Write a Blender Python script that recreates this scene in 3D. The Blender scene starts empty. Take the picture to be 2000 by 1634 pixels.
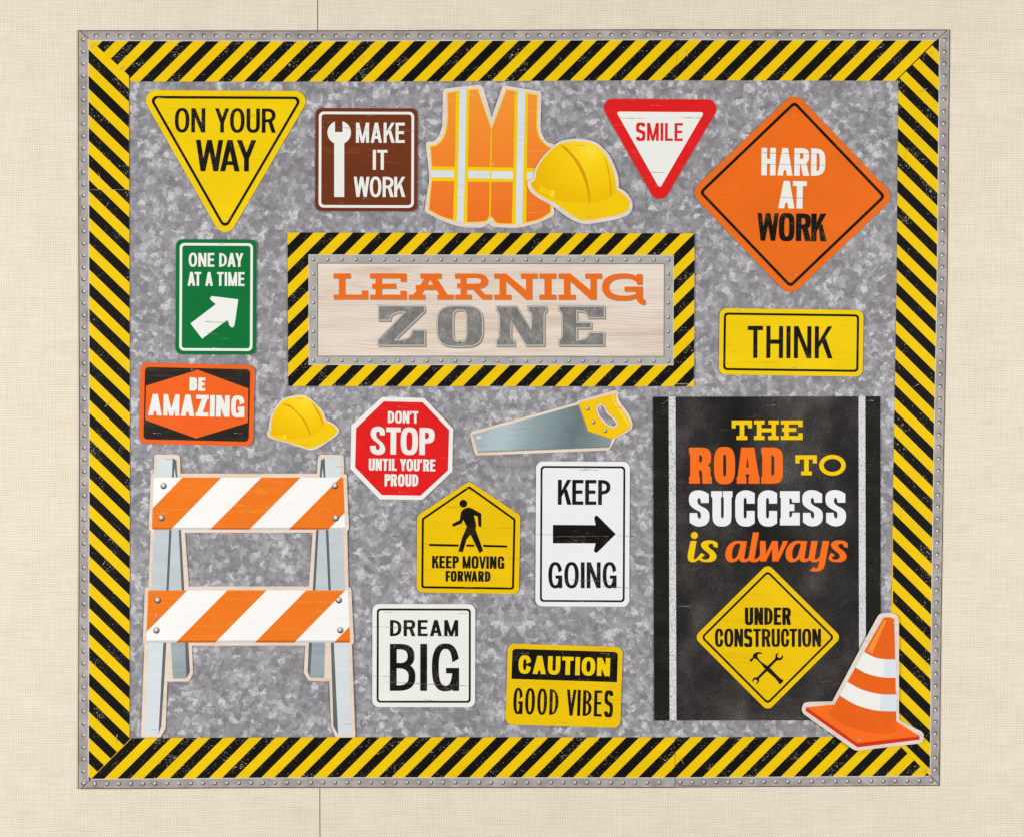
import bpy, math, random
from mathutils import Vector, Matrix
from mathutils.geometry import delaunay_2d_cdt

# ------------------------------------------------------------------ set-up
U = 0.00077                     # metres per photo pixel (the big poster is a 34 cm wide print)
CX, CZ = 1000.0, 817.0
scene = bpy.context.scene
COL = scene.collection

cam_d = bpy.data.cameras.new('camera')
cam = bpy.data.objects.new('camera', cam_d)
COL.objects.link(cam)
cam_d.sensor_width = 36.0
cam_d.lens = 60.0
cam.location = (0, -2000 * U * cam_d.lens / 36.0, 0)
cam.rotation_euler = (math.pi / 2, 0, 0)
cam_d.clip_end = 50
cam_d.clip_start = 0.05
scene.camera = cam

world = bpy.data.worlds.new("World")
scene.world = world
world.use_nodes = True
bg = world.node_tree.nodes['Background']
bg.inputs[0].default_value = (1.0, 0.985, 0.96, 1)
bg.inputs[1].default_value = 0.34


def area_light(name, loc, target, sx, sy, power, col):
    d = bpy.data.lights.new(name, 'AREA')
    d.shape = 'RECTANGLE'
    d.size, d.size_y = sx, sy
    d.energy = power
    d.color = col
    o = bpy.data.objects.new(name, d)
    COL.objects.link(o)
    o.location = loc
    o.rotation_euler = (Vector(target) - Vector(loc)).to_track_quat('-Z', 'Y').to_euler()
    return o


LP = 50.0
area_light('softbox', (-2.3, -2.1, -0.05), (0.10, 0, -0.05), 0.5, 0.9, LP * 1.06, (1.0, 0.985, 0.955))
area_light('softbox', (2.3, -2.1, -0.05), (-0.10, 0, -0.05), 0.5, 0.9, LP * 0.92, (1.0, 0.985, 0.955))

vs = scene.view_settings
vs.view_transform = 'Standard'
vs.look = 'None'
vs.exposure = 0.0
vs.gamma = 1.0
vs.use_curve_mapping = False
scene.cycles.max_bounces = 4
random.seed(7)


# ------------------------------------------------------------------ materials
def lin(c):
    return tuple((x / 255 / 12.92) if x / 255 <= 0.04045 else ((x / 255 + 0.055) / 1.055) ** 2.4 for x in c)


class NT:
    def __init__(self, name, rough=0.5, spec=0.12):
        self.m = bpy.data.materials.new(name)
        self.m.use_nodes = True
        self.t = self.m.node_tree
        self.b = self.t.nodes['Principled BSDF']
        self.b.inputs['Roughness'].default_value = rough
        self.b.inputs['Specular IOR Level'].default_value = spec
        self.co = self.n('ShaderNodeTexCoord').outputs['Object']
        self.rnd = self.n('ShaderNodeObjectInfo').outputs['Random']

    def n(self, kind, **kw):
        o = self.t.nodes.new(kind)
        for k, v in kw.items():
            setattr(o, k, v)
        return o

    def put(self, sock, v):
        if hasattr(v, 'links') or hasattr(v, 'is_linked'):
            self.t.links.new(v, sock)
        elif isinstance(v, (tuple, list)) and len(v) == 3 and sock.type == 'RGBA':
            sock.default_value = (*v, 1)
        else:
            sock.default_value = v

    def mapping(self, scale, loc=(0, 0, 0), rot=0.0, src=None):
        m = self.n('ShaderNodeMapping')
        self.put(m.inputs[0], src or self.co)
        m.inputs['Location'].default_value = loc
        m.inputs['Rotation'].default_value = (0, 0, rot)
        m.inputs['Scale'].default_value = scale
        return m.outputs[0]

    def noise(self, vec, scale=1.0, detail=2.0, rough=0.5, wofs=0.0, dist=0.0, rnd=True):
        t = self.n('ShaderNodeTexNoise', noise_dimensions='4D')
        self.put(t.inputs['Vector'], vec)
        t.inputs['Scale'].default_value = scale
        t.inputs['Detail'].default_value = detail
        t.inputs['Roughness'].default_value = rough
        t.inputs['Distortion'].default_value = dist
        if rnd:
            self.put(t.inputs['W'], self.math('ADD', self.math('MULTIPLY', self.rnd, 40.0), wofs))
        else:
            t.inputs['W'].default_value = wofs
        return t.outputs['Fac']

    def math(self, op, a, b=None, c=None):
        o = self.n('ShaderNodeMath', operation=op)
        for i, v in enumerate((a, b, c)):
            if v is not None:
                self.put(o.inputs[i], v)
        return o.outputs[0]

    def ramp(self, v, lo, hi, a=0.0, b=1.0):
        o = self.n('ShaderNodeMapRange')
        o.clamp = True
        self.put(o.inputs['Value'], v)
        for k, x in (('From Min', lo), ('From Max', hi), ('To Min', a), ('To Max', b)):
            self.put(o.inputs[k], x)
        return o.outputs['Result']

    def cramp(self, v, stops):
        o = self.n('ShaderNodeValToRGB')
        self.put(o.inputs[0], v)
        e = o.color_ramp.elements
        while len(e) < len(stops):
            e.new(0.5)
        for el, (p, c) in zip(e, stops):
            el.position = p
            el.color = (*c, 1)
        return o.outputs[0]

    def mix(self, f, a, b, mode='MIX'):
        o = self.n('ShaderNodeMix', data_type='RGBA', blend_type=mode)
        self.put(o.inputs[0], f)
        self.put(o.inputs[6], a)
        self.put(o.inputs[7], b)
        return o.outputs[2]

    def color(self, c):
        self.put(self.b.inputs['Base Color'], c)

    def bump(self, h, strength, dist):
        o = self.n('ShaderNodeBump')
        o.inputs['Strength'].default_value = strength
        o.inputs['Distance'].default_value = dist
        self.put(o.inputs['Height'], h)
        self.put(self.b.inputs['Normal'], o.outputs[0])


def specks(m, lo, hi, fx=150, fy=720, mask=0.5, wofs=0.0):
    """worn flecks, stretched along the sheet's own x direction"""
    fine = m.noise(m.mapping((fx, fy, 1)), 1.0, 3.0, 0.6, wofs)
    big = m.noise(m.mapping((22, 40, 1)), 1.0, 1.0, 0.5, wofs + 3)
    v = m.math('MULTIPLY_ADD', m.math('SUBTRACT', big, 0.5), mask, fine)
    return m.ramp(v, lo, hi)


def hairlines(m, lo, hi, fy=260, wofs=9.0):
    """long thin horizontal grain lines of the printed wood grain"""
    fine = m.noise(m.mapping((9, fy, 1)), 1.0, 2.0, 0.6, wofs, 0.3)
    brk = m.noise(m.mapping((60, 90, 1)), 1.0, 1.0, 0.5, wofs + 2)
    v = m.math('MULTIPLY_ADD', m.math('SUBTRACT', brk, 0.5), 0.35, fine)
    return m.ramp(v, lo, hi)


def ink(name, rgb, worn=None, lo=0.66, hi=0.72, line=None, llo=0.66, lhi=0.74, rough=0.5, blotch=0.05, mask=0.5, fx=150, fy=720):
    m = NT(name, rough)
    c = lin(rgb)
    col = m.mix(m.ramp(m.noise(m.mapping((14, 30, 1)), 1.0, 2.0), 0.3, 0.7, 0, 1), c,
                tuple(x * (1 - 1.6 * blotch) for x in c))
    if line:
        col = m.mix(m.math('MULTIPLY', hairlines(m, llo, lhi), 0.55), col, lin(line))
    if worn:
        col = m.mix(specks(m, lo, hi, fx, fy, mask), col, lin(worn))
    m.color(col)
    return m.m


BLACK = (15, 12, 7)
YELLOW = (244, 208, 0)
M = {}
M['yellow'] = ink('yellow_ink', YELLOW, (196, 158, 20), 0.70, 0.78, (208, 170, 6), 0.62, 0.74)
M['amber'] = ink('deep_yellow_ink', (240, 198, 0), (188, 150, 10), 0.70, 0.78, (204, 160, 4), 0.60, 0.72)
M['black'] = ink('worn_black_ink', BLACK, (130, 122, 100), 0.62, 0.74, None, mask=0.4, fx=300, fy=1000)
M['tape_black'] = ink('worn_tape_black_ink', (13, 10, 5), (206, 198, 174), 0.645, 0.71, None, mask=0.36, fx=300, fy=760)
M['tape_yellow'] = ink('tape_yellow_ink', (243, 202, 0), (200, 160, 10), 0.72, 0.80, (226, 186, 4), 0.68, 0.78)
M['text_black'] = ink('text_black_ink', (16, 12, 5), (110, 96, 50), 0.58, 0.72, None, mask=0.35, fx=420, fy=900)
M['sign_black'] = ink('sign_black_ink', (16, 14, 11), (118, 116, 110), 0.58, 0.72, None, mask=0.35, fx=420, fy=900)
M['white'] = ink('white_ink', (237, 238, 234), (170, 168, 160), 0.72, 0.78, (214, 212, 206), 0.68, 0.80, blotch=0.02)
M['cool_white'] = ink('cool_white_ink', (238, 239, 243), (160, 160, 166), 0.74, 0.82, (222, 222, 224), 0.66, 0.8, blotch=0.02)
M['grain_white'] = ink('grained_white_ink', (247, 246, 244), None, 0, 1, (232, 231, 228), 0.58, 0.72, blotch=0.01)
M['letter_white'] = ink('speckled_white_ink', (236, 238, 243), (120, 118, 116), 0.71, 0.76, None, blotch=0.01, fx=520, fy=520, mask=0.1)
M['brown'] = ink('brown_ink', (112, 52, 24), (166, 110, 70), 0.68, 0.76, (134, 72, 40), 0.58, 0.72)
M['green'] = ink('green_ink', (0, 114, 54), (92, 164, 110), 0.74, 0.80, (22, 132, 70), 0.62, 0.76)
M['orange'] = ink('orange_ink', (237, 110, 24), (226, 168, 110), 0.74, 0.82, (226, 98, 16), 0.60, 0.74)
M['red_orange'] = ink('red_orange_ink', (243, 100, 30), (224, 140, 90), 0.76, 0.84, (232, 92, 26), 0.62, 0.76)
M['red'] = ink('red_ink', (228, 28, 30), (238, 120, 100), 0.74, 0.82, (240, 66, 56), 0.62, 0.76)
M['grain_orange'] = ink('grained_orange_ink', (242, 122, 28), (248, 170, 84), 0.70, 0.80, (246, 142, 52), 0.54, 0.68)
M['grain_orange_dark'] = ink('board_edge_orange_ink', (206, 98, 14), None, 0, 1, None)
M['edge_blue'] = ink('board_edge_grey_ink', (200, 208, 214), None, 0, 1, None)
M['letter_orange'] = ink('letter_orange_ink', (234, 110, 28), (120, 70, 30), 0.78, 0.81, None, fx=420, fy=420, mask=0.2, blotch=0.02)
M['road_orange'] = ink('road_letter_orange_ink', (248, 112, 26), (110, 66, 40), 0.74, 0.78, None, fx=480, fy=480, mask=0.2, blotch=0.02)
M['road_yellow'] = ink('road_letter_yellow_ink', (244, 202, 4), None, 0, 1, None, blotch=0.02)
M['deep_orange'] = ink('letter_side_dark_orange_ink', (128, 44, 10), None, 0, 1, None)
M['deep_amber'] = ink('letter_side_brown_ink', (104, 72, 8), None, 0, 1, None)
M['black_grain'] = ink('grained_black_ink', (38, 31, 26), (74, 66, 58), 0.60, 0.76, (66, 58, 50), 0.52, 0.72)
M['charcoal'] = ink('charcoal_outline_ink', (62, 58, 56), None, 0, 1, None)
M['post_blue'] = ink('pale_steel_blue_ink', (214, 222, 227), None, 0, 1, (226, 232, 236), 0.56, 0.72, blotch=0.03)
M['post_mid'] = ink('steel_blue_ink', (195, 205, 211), None, 0, 1, (206, 215, 221), 0.56, 0.72, blotch=0.06)
M['post_shade'] = ink('rear_leg_blue_ink', (164, 177, 183), None, 0, 1, (176, 187, 192), 0.56, 0.72, blotch=0.16)
M['post_dark'] = ink('post_side_slate_ink', (100, 108, 109), (140, 150, 152), 0.68, 0.76, None, blotch=0.12)
M['silver'] = ink('silver_stripe_ink', (216, 224, 233), None, 0, 1, (228, 234, 240), 0.40, 0.70, blotch=0.05)
M['vest_trim'] = ink('vest_trim_yellow_ink', (246, 206, 10), None, 0, 1, (250, 216, 60), 0.62, 0.76)
M['hat_yellow'] = ink('hat_shell_yellow_ink', (240, 198, 0), None, 0, 1, None, blotch=0.05)


def hat_print(name, stops, cx, cy, r):
    m = NT(name, 0.45)
    d = m.n('ShaderNodeVectorMath', operation='DISTANCE')
    m.put(d.inputs[0], m.co)
    d.inputs[1].default_value = (cx, cy, 0)
    t = m.math('ADD', m.ramp(d.outputs['Value'], 0.0, r), m.math('MULTIPLY', m.math('SUBTRACT', m.noise(m.mapping((20, 20, 1))), 0.5), 0.12))
    m.color(m.cramp(t, [(p, lin(c)) for p, c in stops]))
    return m.m


HS = [(0.0, (252, 224, 62)), (0.20, (250, 212, 22)), (0.50, (244, 198, 0)), (1.0, (230, 174, 0))]
M['hat_yellow'] = hat_print('hat_shell_print', HS, 0.016, 0.050, 0.115)
M['small_hat_yellow'] = hat_print('small_hat_shell_print', HS, 0.006, 0.036, 0.085)
M['hat_light'] = ink('hat_brim_yellow_ink', (246, 203, 2), None, 0, 1, None, blotch=0.03)
M['hat_glow'] = ink('hat_highlight_ink', (249, 222, 50), None, 0, 1, None, blotch=0.03)
M['hat_dark'] = ink('hat_groove_amber_ink', (220, 160, 0), None, 0, 1, None, blotch=0.03)
M['handle_yellow'] = ink('saw_handle_yellow_ink', (244, 199, 4), None, 0, 1, None, blotch=0.02)
M['handle_edge'] = ink('saw_handle_edge_amber_ink', (232, 152, 4), None, 0, 1, None)
M['handle_light'] = ink('saw_handle_highlight_ink', (252, 226, 70), None, 0, 1, None)
M['cone_orange'] = ink('cone_orange_ink', (234, 99, 18), (244, 140, 70), 0.68, 0.78, None, fx=900, fy=110)
M['cone_light'] = ink('cone_highlight_ink', (246, 148, 50), None, 0, 1, None)
M['cone_base'] = ink('cone_foot_orange_ink', (250, 110, 28), (250, 146, 66), 0.64, 0.76, None)
M['cone_red'] = ink('cone_foot_edge_red_ink', (212, 50, 12), None, 0, 1, None)
M['band_blue'] = ink('cone_band_pale_blue_ink', (216, 226, 232), None, 0, 1, None, blotch=0.02)
M['card_edge'] = ink('cut_card_edge', (226, 220, 208), None, 0, 1, None, rough=0.8)
M['rivet_dark'] = ink('rivet_dark_ink', (70, 65, 63), None, 0, 1, None)
M['rivet_mid'] = ink('rivet_mid_ink', (156, 152, 150), None, 0, 1, None)
M['rivet_light'] = ink('rivet_light_ink', (232, 228, 226), None, 0, 1, None)
M['strip_light'] = ink('strip_pale_line_ink', (214, 208, 204), None, 0, 1, None)
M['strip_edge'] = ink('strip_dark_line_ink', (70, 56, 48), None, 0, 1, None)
M['print_dark'] = ink('small_print_ink', (74, 68, 64), None, 0, 1, None)
M['print_pale'] = ink('small_pale_print_ink', (214, 208, 190), None, 0, 1, None)


def galvanised():
    m = NT('galvanised_print', 0.5)
    sep = m.n('ShaderNodeSeparateXYZ')
    m.put(sep.inputs[0], m.co)
    cmb = m.n('ShaderNodeCombineXYZ')        # the printed pattern is mirrored about a vertical line
    m.put(cmb.inputs[0], m.math('ABSOLUTE', sep.outputs[0]))
    m.put(cmb.inputs[1], sep.outputs[1])
    p = cmb.outputs[0]
    t = m.n('ShaderNodeTexNoise')
    m.put(t.inputs['Vector'], p)
    t.inputs['Scale'].default_value = 150
    t.inputs['Detail'].default_value = 1
    t.inputs['Roughness'].default_value = 0.5
    off = m.n('ShaderNodeVectorMath', operation='MULTIPLY_ADD')
    m.put(off.inputs[0], t.outputs['Color'])
    off.inputs[1].default_value = (0.0125, 0.0125, 0)
    m.put(off.inputs[2], p)

    def vor(scale, dz, rnd=1.0):
        v = m.n('ShaderNodeTexVoronoi', feature='F1', voronoi_dimensions='3D')
        mp = m.mapping((1, 1, 1), (0.37 * dz, 0.21 * dz, 3.3 * dz), 0.3 * dz, off.outputs[0])
        m.put(v.inputs['Vector'], mp)
        v.inputs['Scale'].default_value = scale
        v.inputs['Randomness'].default_value = rnd
        s = m.n('ShaderNodeSeparateColor')
        m.put(s.inputs[0], v.outputs['Color'])
        return s.outputs[0]
    a = vor(92, 1.0)
    b = vor(150, 2.0)
    c = vor(118, 5.0)
    base = m.math('ADD', m.math('MULTIPLY', a, 0.55), m.math('MULTIPLY', b, 0.45))
    fleck = m.ramp(c, 0.86, 0.87)
    soft = m.noise(m.mapping((1, 1, 1), src=p), 130, 3, 0.6, rnd=False)
    broad = m.noise(m.mapping((1, 1, 1), src=p), 16, 2, 0.5, rnd=False)
    v = m.math('ADD', base, m.math('MULTIPLY', m.math('SUBTRACT', soft, 0.5), 0.35))
    v = m.math('ADD', v, m.math('MULTIPLY', m.math('SUBTRACT', broad, 0.5), 0.25))
    v = m.math('ADD', v, m.math('MULTIPLY', fleck, 0.30))
    m.color(m.cramp(v, [(0.08, lin((126, 124, 129))), (0.42, lin((143, 141, 146))), (0.66, lin((160, 158, 163))), (0.86, lin((180, 179, 184))), (1.0, lin((202, 201, 206)))]))
    return m.m


def strip_metal(name, light, dark):
    m = NT(name, 0.5)
    a = m.noise(m.mapping((45, 60, 1)), 1.0, 5.0, 0.6)
    s = m.noise(m.mapping((30, 260, 1), rot=0.5), 1.0, 3.0, 0.6, 5.0, 1.2)
    col = m.cramp(a, [(0.30, lin(dark)), (0.52, lin(tuple((x + y) / 2 for x, y in zip(light, dark)))), (0.72, lin(light))])
    col = m.mix(m.ramp(s, 0.66, 0.72, 0, 0.75), col, lin((96, 88, 84)))
    m.color(col)
    return m.m


M['galvanised'] = galvanised()
M['strip_metal'] = strip_metal('riveted_strip_print', (192, 186, 182), (140, 134, 131))
M['frame_metal'] = strip_metal('riveted_frame_print', (190, 188, 185), (160, 157, 153))


def wood(name, a, b, c, fy=120, fx=7, rot=0.0, lines=False):
    m = NT(name, 0.6)
    warp = m.noise(m.mapping((8, 14, 1), rot=rot), 1.0, 2.0, 0.5, 1.0)
    g = m.noise(m.mapping((fx, fy, 1), rot=rot), 1.0, 4.0, 0.65, 2.0, 0.8)
    f = m.noise(m.mapping((fx * 3, fy * 4, 1), rot=rot), 1.0, 2.0, 0.6, 4.0)
    v = m.math('ADD', m.math('MULTIPLY', g, 0.75), m.math('MULTIPLY', f, 0.3))
    v = m.math('ADD', v, m.math('MULTIPLY', m.math('SUBTRACT', warp, 0.5), 0.35))
    col = m.cramp(v, [(0.32, lin(c)), (0.50, lin(b)), (0.68, lin(a))])
    if lines:                                # thin wavy grain lines
        wv = m.noise(m.mapping((5, 9, 1)), 1.0, 2.0, 0.5, 7.0)
        sep = m.n('ShaderNodeSeparateXYZ')
        m.put(sep.inputs[0], m.co)
        ph = m.math('MULTIPLY_ADD', sep.outputs[1], 1500.0, m.math('MULTIPLY', wv, 70.0))
        ln = m.math('MULTIPLY', m.ramp(m.math('SINE', ph), 0.45, 1.0), m.ramp(m.noise(m.mapping((9, 60, 1)), 1.0, 2.0, 0.5, 8.0), 0.40, 0.62))
        col = m.mix(m.math('MULTIPLY', ln, 0.55), col, lin(tuple(x - 14 for x in c)))
    m.color(col)
    return m.m


M['wood'] = wood('pale_wood_print', (233, 221, 210), (225, 209, 195), (203, 181, 161), lines=True)
M['wood_line'] = ink('wood_panel_line_ink', (150, 130, 116), None, 0, 1, None)
M['wood_shade'] = ink('letter_printed_shadow_ink', (160, 140, 124), None, 0, 1, None)  # drop shadow drawn into the print behind the poster letters
M['margin'] = wood('cut_out_margin_print', (236, 219, 205), (228, 208, 191), (214, 190, 172), 150, 10)
M['margin_pale'] = wood('pale_cut_out_margin_print', (232, 220, 212), (224, 211, 202), (206, 192, 182), 170, 12, 0.5)


def zone_face():
    m = NT('speckled_iron_print', 0.5)
    a = m.noise(m.mapping((760, 760, 1)), 1.0, 2.0, 0.75)
    b = m.noise(m.mapping((60, 60, 1)), 1.0, 2.0, 0.6, 3.0)
    col = m.cramp(m.math('MULTIPLY_ADD', m.math('SUBTRACT', b, 0.5), 0.4, a), [(0.34, lin((98, 96, 93))), (0.54, lin((131, 128, 125))), (0.74, lin((206, 202, 196)))])
    m.color(col)
    return m.m


M['zone_face'] = zone_face()
M['zone_rim'] = ink('pale_iron_rim_ink', (196, 196, 194), (146, 144, 142), 0.62, 0.74, None, fx=200, fy=200)
M['zone_line'] = ink('iron_groove_ink', (98, 95, 93), None, 0, 1, None)


def asphalt():
    m = NT('asphalt_print', 0.5)
    fine = m.noise(m.mapping((520, 520, 1)), 1.0, 4.0, 0.8)
    mid = m.noise(m.mapping((34, 28, 1)), 1.0, 4.0, 0.6, 2.0)
    big = m.noise(m.mapping((7.5, 5.0, 1)), 1.0, 2.0, 0.5, 4.0)
    scr = m.noise(m.mapping((16, 210, 1), rot=0.65), 1.0, 2.0, 0.5, 6.0, 0.6)
    v = m.math('ADD', m.math('MULTIPLY', fine, 0.70), m.math('MULTIPLY', mid, 0.30))
    v = m.math('ADD', v, m.math('MULTIPLY', m.math('SUBTRACT', big, 0.5), 0.85))
    col = m.cramp(v, [(0.32, lin((16, 15, 14))), (0.48, lin((38, 36, 35))), (0.62, lin((72, 69, 67))), (0.84, lin((140, 133, 128)))])
    col = m.mix(m.ramp(scr, 0.70, 0.76, 0, 0.4), col, lin((140, 132, 124)))
    m.color(col)
    return m.m


M['asphalt'] = asphalt()
M['asphalt_side'] = ink('asphalt_shoulder_ink', (28, 30, 24), (56, 56, 48), 0.56, 0.74, None, fx=420, fy=420, blotch=0.3)
M['lane_white'] = ink('speckled_lane_paint_ink', (222, 223, 228), (120, 118, 122), 0.53, 0.61, None, fx=560, fy=560, mask=0.1, blotch=0.02)


def vest_orange():
    m = NT('orange_mesh_cloth_print', 0.55)
    sep = m.n('ShaderNodeSeparateXYZ')
    m.put(sep.inputs[0], m.co)
    p = m.math('MULTIPLY', sep.outputs[0], 1280.0)
    q = m.math('MULTIPLY', sep.outputs[1], 1100.0)
    d = m.math('MULTIPLY', m.math('SINE', p), m.math('SINE', q))
    ink_f = m.ramp(sep.outputs[1], -0.10, 0.10)
    base = m.mix(ink_f, lin((236, 108, 24)), lin((247, 152, 48)))
    col = m.mix(m.ramp(d, 0.1, 0.9, 0, 0.30), base, lin((250, 176, 96)))
    col = m.mix(m.ramp(d, -0.9, -0.3, 0.28, 0), col, lin((206, 84, 14)))
    col = m.mix(m.math('MULTIPLY', hairlines(m, 0.66, 0.76), 0.5), col, lin((250, 190, 130)))
    m.color(col)
    return m.m


M['vest_orange'] = vest_orange()


def saw_steel():
    m = NT('brushed_steel_print', 0.5)
    sep = m.n('ShaderNodeSeparateXYZ')
    m.put(sep.inputs[0], m.co)
    x = m.math('MULTIPLY_ADD', sep.outputs[1], -0.25, sep.outputs[0])
    x = m.ramp(x, -0.115, 0.10)
    br = m.noise(m.mapping((60, 900, 1)), 1.0, 3.0, 0.6)
    x2 = m.math('MULTIPLY_ADD', m.math('SUBTRACT', br, 0.5), 0.34, x)
    col = m.cramp(x2, [(0.0, lin((160, 177, 182))), (0.22, lin((178, 196, 202))), (0.40, lin((146, 164, 168))), (0.72, lin((104, 118, 122))), (1.0, lin((142, 156, 158)))])
    m.color(col)
    return m.m


M['saw_steel'] = saw_steel()
M['saw_tooth'] = ink('saw_tooth_edge_ink', (92, 100, 102), None, 0, 1, None)


def wall_cloth():
    m = NT('woven_wall_cloth', 0.85, 0.15)
    sep = m.n('ShaderNodeSeparateXYZ')
    m.put(sep.inputs[0], m.co)
    wob = m.noise(m.mapping((9, 9, 1)), 1.0, 3.0, 0.6, rnd=False)
    wob2 = m.noise(m.mapping((9, 9, 1), (3, 5, 0)), 1.0, 3.0, 0.6, rnd=False)
    k = 2 * math.pi / 0.0035
    wx = m.math('SINE', m.math('MULTIPLY_ADD', sep.outputs[0], k, m.math('MULTIPLY', wob, 16.0)))
    wy = m.math('SINE', m.math('MULTIPLY_ADD', sep.outputs[1], k * 0.97, m.math('MULTIPLY', wob2, 16.0)))
    tx = m.noise(m.mapping((330, 26, 1)), 1.0, 2.0, 0.7, 1.0, rnd=False)      # single threads that vary in tone
    ty = m.noise(m.mapping((20, 330, 1)), 1.0, 2.0, 0.7, 2.0, rnd=False)
    bandx = m.noise(m.mapping((34, 9, 1)), 1.0, 3.0, 0.6, 4.0, rnd=False)
    bandy = m.noise(m.mapping((8, 30, 1)), 1.0, 3.0, 0.6, 6.0, rnd=False)
    slub = m.noise(m.mapping((14, 240, 1)), 1.0, 2.0, 0.5, 8.0, rnd=False)
    pit = m.math('MULTIPLY', m.math('ADD', wx, 1.0), m.math('ADD', wy, 1.0))   # 0..4, deep where threads part
    v = m.math('MULTIPLY', pit, -0.105)
    v = m.math('ADD', v, m.math('MULTIPLY', m.math('SUBTRACT', tx, 0.5), 0.34))
    v = m.math('ADD', v, m.math('MULTIPLY', m.math('SUBTRACT', ty, 0.5), 0.44))
    v = m.math('ADD', v, m.math('MULTIPLY', m.math('SUBTRACT', bandx, 0.5), 0.16))
    v = m.math('ADD', v, m.math('MULTIPLY', m.math('SUBTRACT', bandy, 0.5), 0.20))
    v = m.math('ADD', v, m.ramp(slub, 0.68, 0.76, 0, 0.12))
    v = m.math('ADD', v, 0.60)
    m.color(m.cramp(v, [(0.04, lin((188, 176, 152))), (0.32, lin((216, 206, 184))), (0.58, lin((233, 225, 205))), (0.90, lin((249, 244, 230)))]))
    m.bump(v, 0.35, 0.0012)
    return m.m


M['wall'] = wall_cloth()
m_ = NT('dark_gap', 0.9)
m_.color(lin((52, 42, 32)))
M['gap'] = m_.m
m_ = NT('staple_steel', 0.32, 0.5)
m_.b.inputs['Metallic'].default_value = 1.0
m_.color((0.62, 0.60, 0.57))
M['staple'] = m_.m


# ------------------------------------------------------------------ flat geometry
def parse(s, frm=None):
    """'x,y x,y! ...' -> [(x, y, corner)], read in a zoomed crop (ox, oy, scale) of the photo"""
    ox, oy, k = frm or (0, 0, 1)
    out = []
    for w in s.split():
        c = w.endswith('!')
        x, y = w.rstrip('!').split(',')
        out.append((float(x) / k + ox, float(y) / k + oy, c))
    return out


def smooth(pts, seg=6):
    n = len(pts)
    out = []
    for i in range(n):
        p0, p1, p2, p3 = pts[i - 1], pts[i], pts[(i + 1) % n], pts[(i + 2) % n]
        if p1[2] and p2[2]:
            out.append((p1[0], p1[1]))
            continue
        t1 = (0, 0) if p1[2] else ((p2[0] - p0[0]) / 2, (p2[1] - p0[1]) / 2)
        t2 = (0, 0) if p2[2] else ((p3[0] - p1[0]) / 2, (p3[1] - p1[1]) / 2)
        L = math.hypot(p2[0] - p1[0], p2[1] - p1[1])
        for t in (t1, t2):
            pass
        if p1[2]:
            t1 = ((p2[0] - p1[0]) * 0.9, (p2[1] - p1[1]) * 0.9)
        if p2[2]:
            t2 = ((p2[0] - p1[0]) * 0.9, (p2[1] - p1[1]) * 0.9)

        def cl(t):
            l = math.hypot(*t)
            f = min(1.0, 1.15 * L / l) if l > 1e-9 else 1.0
            return (t[0] * f, t[1] * f)
        t1, t2 = cl(t1), cl(t2)
        for j in range(seg):
            u = j / seg
            h00, h10, h01, h11 = 2*u**3-3*u*u+1, u**3-2*u*u+u, -2*u**3+3*u*u, u**3-u*u
            out.append((h00*p1[0]+h10*t1[0]+h01*p2[0]+h11*t2[0], h00*p1[1]+h10*t1[1]+h01*p2[1]+h11*t2[1]))
    return out


def S(s, frm=None, seg=6):          # smooth outline
    return smooth(parse(s, frm), seg)


def P(s, frm=None):                 # straight outline
    return [(x, y) for x, y, c in parse(s, frm)]


def rect(x0, y0, x1, y1):
    return [(x0, y0), (x1, y0), (x1, y1), (x0, y1)]


def ell(cx, cy, rx, ry, n=32, e=2.0):
    o = []
    for i in range(n):
        a = 2 * math.pi * i / n
        c, s = math.cos(a), math.sin(a)
        o.append((cx + rx * math.copysign(abs(c) ** (2 / e), c), cy + ry * math.copysign(abs(s) ** (2 / e), s)))
    return o


def area2(p):
    return sum(p[i - 1][0] * p[i][1] - p[i][0] * p[i - 1][1] for i in range(len(p)))


def ccw(p):
    return p if area2(p) > 0 else p[::-1]


def clean(p):
    o = []
    for q in p:
        if not o or math.hypot(q[0] - o[-1][0], q[1] - o[-1][1]) > 0.03:
            o.append(q)
    while len(o) > 3 and math.hypot(o[0][0] - o[-1][0], o[0][1] - o[-1][1]) < 0.03:
        o.pop()
    return o


def inset(p, d):
    """offset a simple outline inwards by d (outwards if negative)"""
    p = ccw(clean(p))
    n = len(p)
    o = []
    for i in range(n):
        a, b, c = p[i - 1], p[i], p[(i + 1) % n]
        n1 = (-(b[1] - a[1]), b[0] - a[0])
        n2 = (-(c[1] - b[1]), c[0] - b[0])
        l1, l2 = math.hypot(*n1), math.hypot(*n2)
        n1 = (n1[0] / l1, n1[1] / l1)
        n2 = (n2[0] / l2, n2[1] / l2)
        k = 1 + n1[0] * n2[0] + n1[1] * n2[1]
        k = max(k, 0.35)
        o.append((b[0] + d * (n1[0] + n2[0]) / k, b[1] + d * (n1[1] + n2[1]) / k))
    return o


def rounded(p, r, n=8):
    """round the corners of a convex polygon with sharp corners"""
    p = ccw(p)
    o = []
    m = len(p)
    for i in range(m):
        a, b, c = p[i - 1], p[i], p[(i + 1) % m]
        u = Vector((a[0] - b[0], a[1] - b[1])).normalized()
        v = Vector((c[0] - b[0], c[1] - b[1])).normalized()
        th = math.acos(max(-1, min(1, u.dot(v))))
        t = r / math.tan(th / 2)
        ctr = Vector(b) + (u + v).normalized() * (r / math.sin(th / 2))
        s = Vector(b) + u * t - ctr
        e = Vector(b) + v * t - ctr
        a0 = math.atan2(s.y, s.x)
        da = (math.atan2(e.y, e.x) - a0 + math.pi) % (2 * math.pi) - math.pi
        for j in range(n + 1):
            w = a0 + da * j / n
            o.append((ctr.x + r * math.cos(w), ctr.y + r * math.sin(w)))
    return o


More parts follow.
